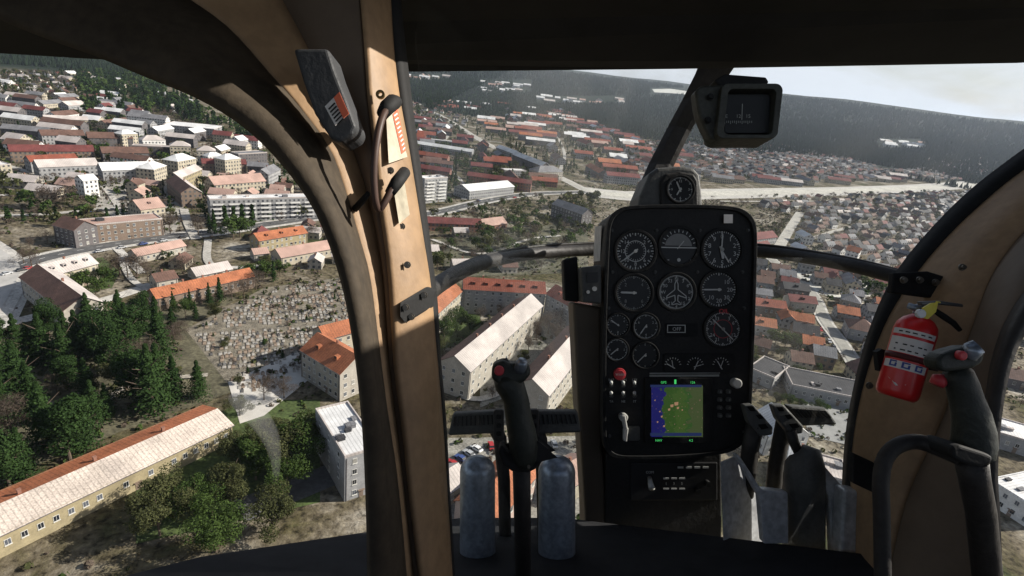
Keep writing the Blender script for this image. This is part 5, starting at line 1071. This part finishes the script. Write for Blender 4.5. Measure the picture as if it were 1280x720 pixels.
for x, y, H, kd in ((555,425,11,'green'),(570,415,12,'green'),(588,418,10,'green'),(548,445,9,'olive'),(600,400,7,'bare'),(625,395,7,'bare'),(640,388,6,'bare'),(670,425,11,'bare'),(685,418,12,'bare'),(700,410,12,'bare'),(660,440,9,'bare'),(695,430,11,'bare'),(655,455,7,'olive'),(560,465,9,'bare'),(545,470,10,'bare'),(575,540,6,'olive'),(730,560,8,'olive'),(680,450,8,'bare'),(615,498,6,'bare'),(640,470,6,'bare')):
    p = G(x, y); put(kd, p.x, p.y, H, 1.2, ZC)
ZS = 'in the scrub above the windshield bow'
for i in range(85):
    x, y = random.uniform(530,738), random.uniform(272,345)
    if y < 292 and x < 620: continue
    p = G(x, y); kd = random.choice(['green','olive','olive','bare','bare','green'])
    if not occupied(p.x, p.y, 2.5): put(kd, p.x, p.y, random.uniform(6,12), 1.25, ZS)
for x, y, H in ((705,262,15),(712,260,16),(722,255,14),(738,262,17),(742,258,16),(728,268,13)): p = G(x, y); put('olive', p.x, p.y, H, 1.1, ZS)
ZL = 'in the streets of the left estate'
for x, y, H, kd in ((268,292,15,'conifer'),(262,290,12,'conifer'),(282,285,14,'conifer'),(293,284,13,'conifer'),(303,282,14,'conifer'),(316,282,14,'conifer'),(337,275,12,'conifer'),(352,280,9,'bare'),(378,273,12,'olive'),(292,300,15,'green'),(300,297,13,'green'),(248,295,13,'bare'),(213,292,14,'bare'),(206,290,12,'bare'),(40,262,13,'green'),(30,258,11,'green'),(60,258,15,'bare'),(68,262,16,'bare'),(76,262,16,'bare'),(85,260,15,'bare'),(52,262,14,'bare'),(128,240,8,'olive'),(48,210,8,'green'),(28,172,8,'green'),(40,174,11,'green'),(52,174,9,'green'),(118,180,11,'green'),(124,196,11,'green'),(5,250,15,'olive'),(2,240,13,'olive'),(38,312,7,'bare'),(60,305,8,'bare'),(30,330,9,'bare'),(40,335,10,'bare'),(95,362,9,'green'),(110,360,10,'green'),(120,368,9,'green'),(130,355,9,'green'),(150,345,12,'bare'),(160,348,13,'bare'),(172,345,12,'bare'),(185,352,11,'bare'),(208,382,9,'olive'),(217,388,9,'conifer'),(238,385,9,'conifer'),(262,382,11,'conifer'),(275,378,12,'conifer'),(290,375,9,'bare'),(305,372,10,'bare'),(320,362,11,'bare'),(232,398,9,'green'),(245,400,9,'conifer'),(270,398,8,'olive'),(312,350,9,'green'),(330,348,10,'green'),(342,352,11,'conifer'),(350,345,9,'green'),(335,335,8,'olive'),(200,322,5,'green'),(212,325,5,'green'),(228,342,10,'bare'),(240,345,10,'bare'),(350,238,12,'conifer'),(360,238,11,'conifer'),(90,238,10,'bare'),(235,310,6,'bare'),(384,300,9,'bare'),(392,298,9,'bare')):
    p = G(x, y); put(kd, p.x, p.y, H, 1.2 if kd != 'conifer' else .95, ZL)
ZR = 'in the gardens around the lane'
for x, y, H, kd in ((968,432,9,'green'),(980,436,9,'green'),(990,438,9,'green'),(998,440,8,'green'),(962,428,8,'green'),(1005,448,6,'green'),(1026,378,7,'bare'),(1045,385,6,'bare'),(1088,365,9,'green'),(1098,368,9,'green'),(1080,362,8,'green'),(1010,450,5,'bare'),(1040,460,6,'bare'),(1050,455,6,'bare'),(985,510,6,'green'),(1000,512,5,'green'),(1020,515,6,'green'),(970,505,5,'olive'),(1078,380,6,'bare'),(975,372,6,'bare'),(965,352,6,'olive'),(1048,402,5,'bare'),(1065,440,5,'bare')):
    p = G(x, y); put(kd, p.x, p.y, H, 1.2, ZR)
def scatter(poly, n, kds, Hr, zone, pad=2.5, wide=1.15):
    gp = [G(x, y) for x, y in poly]; P = [(p.x, p.y) for p in gp]; x0, x1 = min(p[0] for p in P), max(p[0] for p in P); y0, y1 = min(p[1] for p in P), max(p[1] for p in P); k = t = 0
    while k < n and t < n*30:
        t += 1; x, y = random.uniform(x0, x1), random.uniform(y0, y1)
        if not inpoly(x, y, P) or occupied(x, y, pad) or onroad(x, y, 1): continue
        put(random.choice(kds), x, y, random.uniform(*Hr), wide, zone); k += 1
scatter([(0,120),(200,120),(400,240),(400,265),(0,290)], 560, ['bare','bare','green','olive','conifer'], (5,11), ZL)
scatter([(235,410),(330,362),(440,346),(466,428),(372,466),(306,495)], 60, ['olive','bare','bare','conifer'], (1.5,3.6), ZL, pad=.5, wide=1.5)
scatter([(930,320),(1120,340),(1100,500),(930,500)], 90, ['bare','olive','green'], (3,6), ZR)
scatter([(1240,380),(1400,400),(1400,640),(1240,640)], 12, ['bare','olive'], (3,6), ZR)
for poly, n, kd, Hr in (([(95,92),(180,100),(330,180),(290,180),(205,140),(160,152),(112,150),(100,120)], 420, ['conifer','tall','green','conifer'], (12,20)), ([(0,92),(110,92),(100,128),(0,128)], 160, ['bare','olive','conifer'], (8,14)),
    ([(505,98),(640,100),(640,128),(560,140),(505,120)], 800, ['tall','conifer'], (12,20)), ([(510,130),(590,170),(560,175),(512,178)], 120, ['olive','bare','green'], (6,11)), ([(590,140),(700,140),(860,190),(760,235),(640,190)], 1500, ['bare','olive','conifer'], (6,11)), ([(515,170),(700,220),(680,245),(520,240)], 420, ['bare','green','olive','conifer'], (5,10)), ([(0,120),(200,120),(400,240),(400,265),(0,290)], 700, ['bare','bare','olive','conifer'], (4,9)), ([(530,250),(740,250),(740,300),(530,300)], 120, ['bare','olive','green'], (4,9)), ([(510,130),(560,130),(700,225),(520,180)], 260, ['bare','olive','conifer'], (5,10)),
    ([(945,245),(1240,240),(1160,335),(1050,325),(945,300)], 900, ['bare','olive','bare'], (4,8)), ([(770,185),(900,170),(1100,214),(1250,214),(1200,228),(870,230)], 700, ['bare','olive','conifer'], (5,9)), ([(780,250),(940,250),(940,262),(780,262)], 30, ['bare'], (5,8))):
    scatter(poly, n, kd, Hr, 'far')
LST.sort(key=lambda q: q[0]); groups = {}; NEAR = [t for t in LST if t[6] != 'far'][:288]; ids = set(id(t) for t in NEAR)
KN = dict(conifer='dark pointed conifer', tall='tall dark evergreen', green='round green tree', olive='dull olive tree', bare='bare brown tree')
def tname(k): return {'conifer':'conifer_tree','tall':'evergreen_tree','green':'leafy_tree','olive':'leafy_tree','bare':'bare_tree'}[k]
TG = {k: 'trees '+k for k in (ZW, ZP, ZC, ZS, ZL, ZR)}
fm = MB(); cnt = 0
for t in LST:
    d, kd, x, y, H, wide, zone = t
    if id(t) in ids:
        s = (H*wide, H*wide, H); i = random.randrange(3)
        root = thing(tname(kd), '', 'tree', (x, y, 0), random.uniform(0, 6.28)); cnt += 1
        o = bpy.data.objects.new('crown', CR[kd][i] if d < 260 else CR[kd+'_mid'][i]); COL.objects.link(o); o.parent = root; o.scale = s
        if d < 420: o = bpy.data.objects.new('trunk', TR[kd][i % 2]); COL.objects.link(o); o.parent = root; o.scale = (H*1.1, H*1.1, H)
        groups.setdefault(zone, []).append((root, KN[kd]))
    else:
        me = random.choice(CR[kd+'_far']); M_ = Matrix.Translation((x, y, terr(x, y))) @ Matrix.Rotation(random.uniform(0, 6.28), 4, 'Z') @ Matrix.Diagonal((H*wide, H*wide, H, 1)); b = len(fm.v); fm.v += [M_ @ v.co for v in me.vertices]
        mi = {'conifer':0,'tall':0,'green':1,'olive':2,'bare':3}[kd]
        for p in me.polygons: fm.f.append(tuple(b+i for i in p.vertices)); fm.m.append(mi)
for z, l in groups.items(): by_order(l, z, TG[z])
o = fm.build('distant_trees', [LEAF['conifer'], LEAF['green'], LEAF['olive'], LEAF['bare']], normals=False); tag(o, 'far trees between the distant houses and along the forest edge', 'distant trees', kind='stuff')
# forest on the hills: spires standing on the terrain
FR = leafmat('forest_needles', (.012,.022,.011), (.020,.032,.016)); fb = MB(); k = 0; rd = random.Random(3)
def infield(px, py):
    for a, b, c, d in ((600,100,665,118),(670,120,782,131),(1096,174,1152,187),(503,93,562,102),(812,110,864,120)):
        if a < px < c and b < py < d: return True
    return False
bins = [(1500,2300,24000),(2300,3200,26000),(3200,4600,24000)]
for r0_, r1_, n_ in bins:
    for _ in range(n_):
        r = math.sqrt(rd.uniform(r0_*r0_, r1_*r1_)); a = rd.uniform(R(-50), R(52)); x, y = r*math.sin(a), r*math.cos(a); px, py = proj((x, y, terr(x, y)))
        if not (-150 < px < 1420) or infield(px, py): continue
        if r < 1800 and (noise.noise(Vector((x/260, y/260, 1))) < .0 or occupied(x, y, 10)): continue
        if px > 700 and px < 1240 and r < 1500+150*noise.noise(Vector((x/200, 2, 1))): continue
        h = rd.uniform(9,17)*(1+(r-1500)/4000); w = h*rd.uniform(.2,.32); z = terr(x, y)-.5; q = rd.uniform(0, 2)
        b = len(fb.v); fb.v += [Vector((x+w*math.cos(q+i*1.257), y+w*math.sin(q+i*1.257), z+h*rd.uniform(.05,.25))) for i in range(5)]+[Vector((x+rd.uniform(-.1,.1)*w, y, z+h))]
        fb.f += [(b+i, b+(i+1) % 5, b+5) for i in range(5)]; fb.m += [0]*5
tag(fb.build('hill_forest', FR, normals=False), 'dark conifer forest covering the hills to the horizon', 'forest', kind='stuff')
# low hedges and shrubs between the houses: ground cover
sh = MB(); rd = random.Random(9); n_ = 0
while n_ < 15000:
    r = math.sqrt(rd.uniform(90**2, 760**2)); a = rd.uniform(R(-52), R(50)); x, y = r*math.sin(a), r*math.cos(a)
    if noise.noise(Vector((x/45, y/45, 5))) < -.12 or occupied(x, y, .8) or onroad(x, y, .3): n_ += 1 if rd.random() < .05 else 0; continue
    n_ += 1; s = rd.uniform(.5,1.5); mi = rd.choice((0,1,2,2,1)); c = Vector((x, y, s*.4))
    for _ in range(7):
        d = Vector((rd.gauss(0,1), rd.gauss(0,1), abs(rd.gauss(0,.6)))).normalized(); u = d.orthogonal().normalized()*s*.5; v = d.cross(u)*1.2; q = c+d*s*.6
        sh.add([q-u-v*.4, q+u-v*.5, q+u*.3+v*.6, q-u*.6+v*.5], [(0,1,2,3)], mi)
tag(sh.build('undergrowth', [LEAF['green'], LEAF['olive'], LEAF['bare']], normals=False), 'low shrubs and hedges scattered through gardens and verges', 'undergrowth', kind='stuff')
print('trees', len(LST), cnt)
# thin grey scattering wisp above the park trees
mb = MB(); g0 = G(345, 640); mb.tube([(g0+Vector(q)*1.0, r) for q, r in (((0,0,6),.5),((.3,.5,12),1.0),((-.2,1.5,17),1.6),((-2.0,3,21),2.3),((-5.5,5,24),2.8),((-10,7,26),2.6),((-15,9,27),1.6))], 14)
sm = bpy.data.materials.new('smoke_air'); sm.use_nodes = True; nt = sm.node_tree; nt.nodes.clear(); oo = nt.nodes.new('ShaderNodeOutputMaterial'); pv = nt.nodes.new('ShaderNodeVolumePrincipled'); pv.inputs['Color'].default_value = (.75,.73,.70,1); pv.inputs['Density'].default_value = .045; nt.links.new(pv.outputs[0], oo.inputs['Volume'])
o = mb.build('smoke', sm, smooth=True, sub=2); tag(o, 'thin grey smoke wisp drifting over the park trees', 'smoke', kind='stuff')
# --------------------------------------------------------------- parked cars
CARC = dict(cream=(.58,.50,.43), white=(.7,.7,.7), black=(.02,.02,.022), silver=(.4,.41,.42), red=(.35,.03,.03), blue=(.05,.08,.22))
TYRE = mat('tyre', (.02,.02,.02), .9)
def carparts(c):
    t = thing('parked_car', '', 'car'); mb = MB()
    pr = [(-2.1,.35),(2.1,.35),(2.15,.75),(1.3,.95),(-2.0,.98),(-2.15,.7)]
    mb.add([(x,-.85,z) for x, z in pr]+[(x,.85,z) for x, z in pr], [tuple(range(6)),tuple(range(6,12))[::-1]]+[(i,(i+1)%6,6+(i+1)%6,6+i) for i in range(6)]); local('body', mb, mat('car_'+c, CARC[c], .3, var=.05, spec=.6), t, bevel=.05)
    pr = [(-1.7,.97),(.95,.95),(.35,1.42),(-1.3,1.45)]; mb = MB(); mb.add([(x,-.72,z) for x, z in pr]+[(x,.72,z) for x, z in pr], [(0,1,2,3),(7,6,5,4)]+[(i,(i+1)%4,4+(i+1)%4,4+i) for i in range(4)]); cab_ = local('cabin_windows', mb, PANE, t)
    mb = MB(); mb.add([(x,y,z) for x, y, z in ((-1.28,-.7,1.46),(.33,-.7,1.43),(.33,.7,1.43),(-1.28,.7,1.46),(-1.28,-.7,1.50),(.33,-.7,1.47),(.33,.7,1.47),(-1.28,.7,1.50))], [(0,1,2,3),(4,5,6,7),(0,1,5,4),(2,3,7,6),(1,2,6,5),(0,3,7,4)]); local('roof', mb, mat('car_'+c, CARC[c]), t)
    for x in (-1.3, 1.3):
        for y in (-.8, .8):
            mb = MB(); mb.tube([(Vector((x,y-.1,.33)), .33), (Vector((x,y+.1,.33)), .33)], 12); local('wheel', mb, TYRE, t)
    return t
protos = {c: carparts(c) for c in CARC}; used = set(); carl = {}
def car(x, y, a, where):
    c = random.choice(['white','black','silver','black','silver','red','blue']); pr = protos[c]
    if c in used:
        t = pr.copy(); COL.objects.link(t)
        for ch in list(pr.children): q = ch.copy(); COL.objects.link(q); q.parent = t
    else: t = pr; used.add(c)
    t.location = (x, y, .22); t.rotation_euler = (0,0,a); carl.setdefault(where, []).append((t, c+' parked car'))
def carrow(a, b, n, where, cross=False):
    A_, B_ = G(*a), G(*b); d = B_-A_; an = math.atan2(d.y, d.x)+(PI/2 if cross else 0)
    for i in range(n):
        if random.random() < .2: continue
        p = A_+d*(i+.5)/n; car(p.x, p.y, an+random.uniform(-.05,.05), where)
carrow((108,266),(160,262),7,'in the row before the brown-fronted block'); carrow((590,252),(690,244),7,'on the verge below the hall'); carrow((150,252),(178,246),3,'beside the pink-roofed house'); carrow((212,246),(240,240),3,'in the shadowed yard'); carrow((4,345),(40,336),4,'on the left junction'); carrow((262,268),(390,262),10,'along the kerb below the balcony slab'); carrow((125,222),(200,218),6,'below the white complex'); carrow((955,345),(1010,352),5,'in the pale car park'); carrow((1022,410),(1045,440),4,'along the lane'); carrow((560,585),(600,560),4,'in the yard below the pedals', True)
carrow((110,318),(240,296),5,'along the main road kerb'); carrow((600,560),(730,556),5,'in the gravel yard under the stick', True)
for c in CARC:
    if c not in used:
        for ch in list(protos[c].children): bpy.data.objects.remove(ch)
        bpy.data.objects.remove(protos[c])
for w_, l in carl.items(): by_order(l, w_, 'parked cars '+w_)
# roof vents of the dark flat building and retaining wall line
# ================================================================== AIR, SKY, SUN, CAMERA
mb = MB(); mb.box((0,0,185), (8950,8950,186.5)); hz = mb.build('haze', mat('tmp', (1,1,1))); tag(hz, kind='stuff'); hz['label'] = 'thin pale haze softening the far hills'; hz['category'] = 'haze'
hmat = bpy.data.materials.new('haze_air'); hmat.use_nodes = True; nt = hmat.node_tree; nt.nodes.clear(); oo = nt.nodes.new('ShaderNodeOutputMaterial'); pv = nt.nodes.new('ShaderNodeVolumePrincipled')
pv.inputs['Color'].default_value = (.74,.84,1,1); pv.inputs['Density'].default_value = 4.2e-5; pv.inputs['Anisotropy'].default_value = .3; nt.links.new(pv.outputs[0], oo.inputs['Volume']); hz.data.materials.clear(); hz.data.materials.append(hmat)
SUN_EL, SUN_AZ = R(32), R(78)      # azimuth clockwise from straight ahead (+Y)
w = bpy.data.worlds.new('World'); SC.world = w; w.use_nodes = True; nt = w.node_tree; N = nt.nodes; L = nt.links; bg = N['Background']
sk = N.new('ShaderNodeTexSky'); sk.sky_type = 'NISHITA'; sk.sun_disc = False; sk.sun_elevation = SUN_EL; sk.sun_rotation = SUN_AZ; sk.air_density = 1.0; sk.dust_density = 2.0
tc = N.new('ShaderNodeTexCoord'); mp = N.new('ShaderNodeMapping'); mp.inputs['Scale'].default_value = (1,1,4.5); L.new(tc.outputs['Generated'], mp.inputs[0])
nz = N.new('ShaderNodeTexNoise'); nz.inputs['Scale'].default_value = 3.2; nz.inputs['Detail'].default_value = 7; nz.inputs['Distortion'].default_value = .4; L.new(mp.outputs[0], nz.inputs[0])
rp = N.new('ShaderNodeValToRGB'); rp.color_ramp.elements[0].position = .28; rp.color_ramp.elements[1].position = .55; L.new(nz.outputs[0], rp.inputs[0])
mx = N.new('ShaderNodeMixRGB'); sz = N.new('ShaderNodeSeparateXYZ'); L.new(tc.outputs['Generated'], sz.inputs[0]); fz_ = N.new('ShaderNodeMapRange'); fz_.inputs['From Min'].default_value = .12; fz_.inputs['From Max'].default_value = .5; fz_.inputs['To Min'].default_value = 1; fz_.inputs['To Max'].default_value = .12; L.new(sz.outputs['Z'], fz_.inputs['Value']); mm_ = N.new('ShaderNodeMath'); mm_.operation = 'MULTIPLY'; L.new(rp.outputs[0], mm_.inputs[0]); L.new(fz_.outputs[0], mm_.inputs[1]); L.new(mm_.outputs[0], mx.inputs[0]); L.new(sk.outputs[0], mx.inputs[1]); mx.inputs[2].default_value = (8.6,9.1,9.9,1)
L.new(mx.outputs[0], bg.inputs[0]); bg.inputs[1].default_value = .058
sd = bpy.data.lights.new('sun', 'SUN'); sd.energy = 5.0; sd.angle = R(.5); sd.color = (1,.94,.85); so = bpy.data.objects.new('sun', sd); COL.objects.link(so)
dv = Vector((math.sin(SUN_AZ)*math.cos(SUN_EL), math.cos(SUN_AZ)*math.cos(SUN_EL), math.sin(SUN_EL))); so.rotation_euler = dv.to_track_quat('Z', 'Y').to_euler()
cd = bpy.data.cameras.new('camera'); cam = bpy.data.objects.new('camera', cd); COL.objects.link(cam); cam.location = CO; cam.rotation_euler = CM.to_euler(); cd.sensor_width = 36; cd.lens = F/1280*36; cd.clip_start = .05; cd.clip_end = 20000
SC.camera = cam
vs_ = SC.view_settings; vs_.view_transform = 'Standard'; vs_.look = 'None'; vs_.gamma = 1; vs_.exposure = 0.75; vs_.use_curve_mapping = False
SC.cycles.use_denoising = True; SC.cycles.max_bounces = 6; SC.cycles.transparent_max_bounces = 12; SC.cycles.volume_bounces = 0; SC.cycles.caustics_reflective = False; SC.cycles.caustics_refractive = False
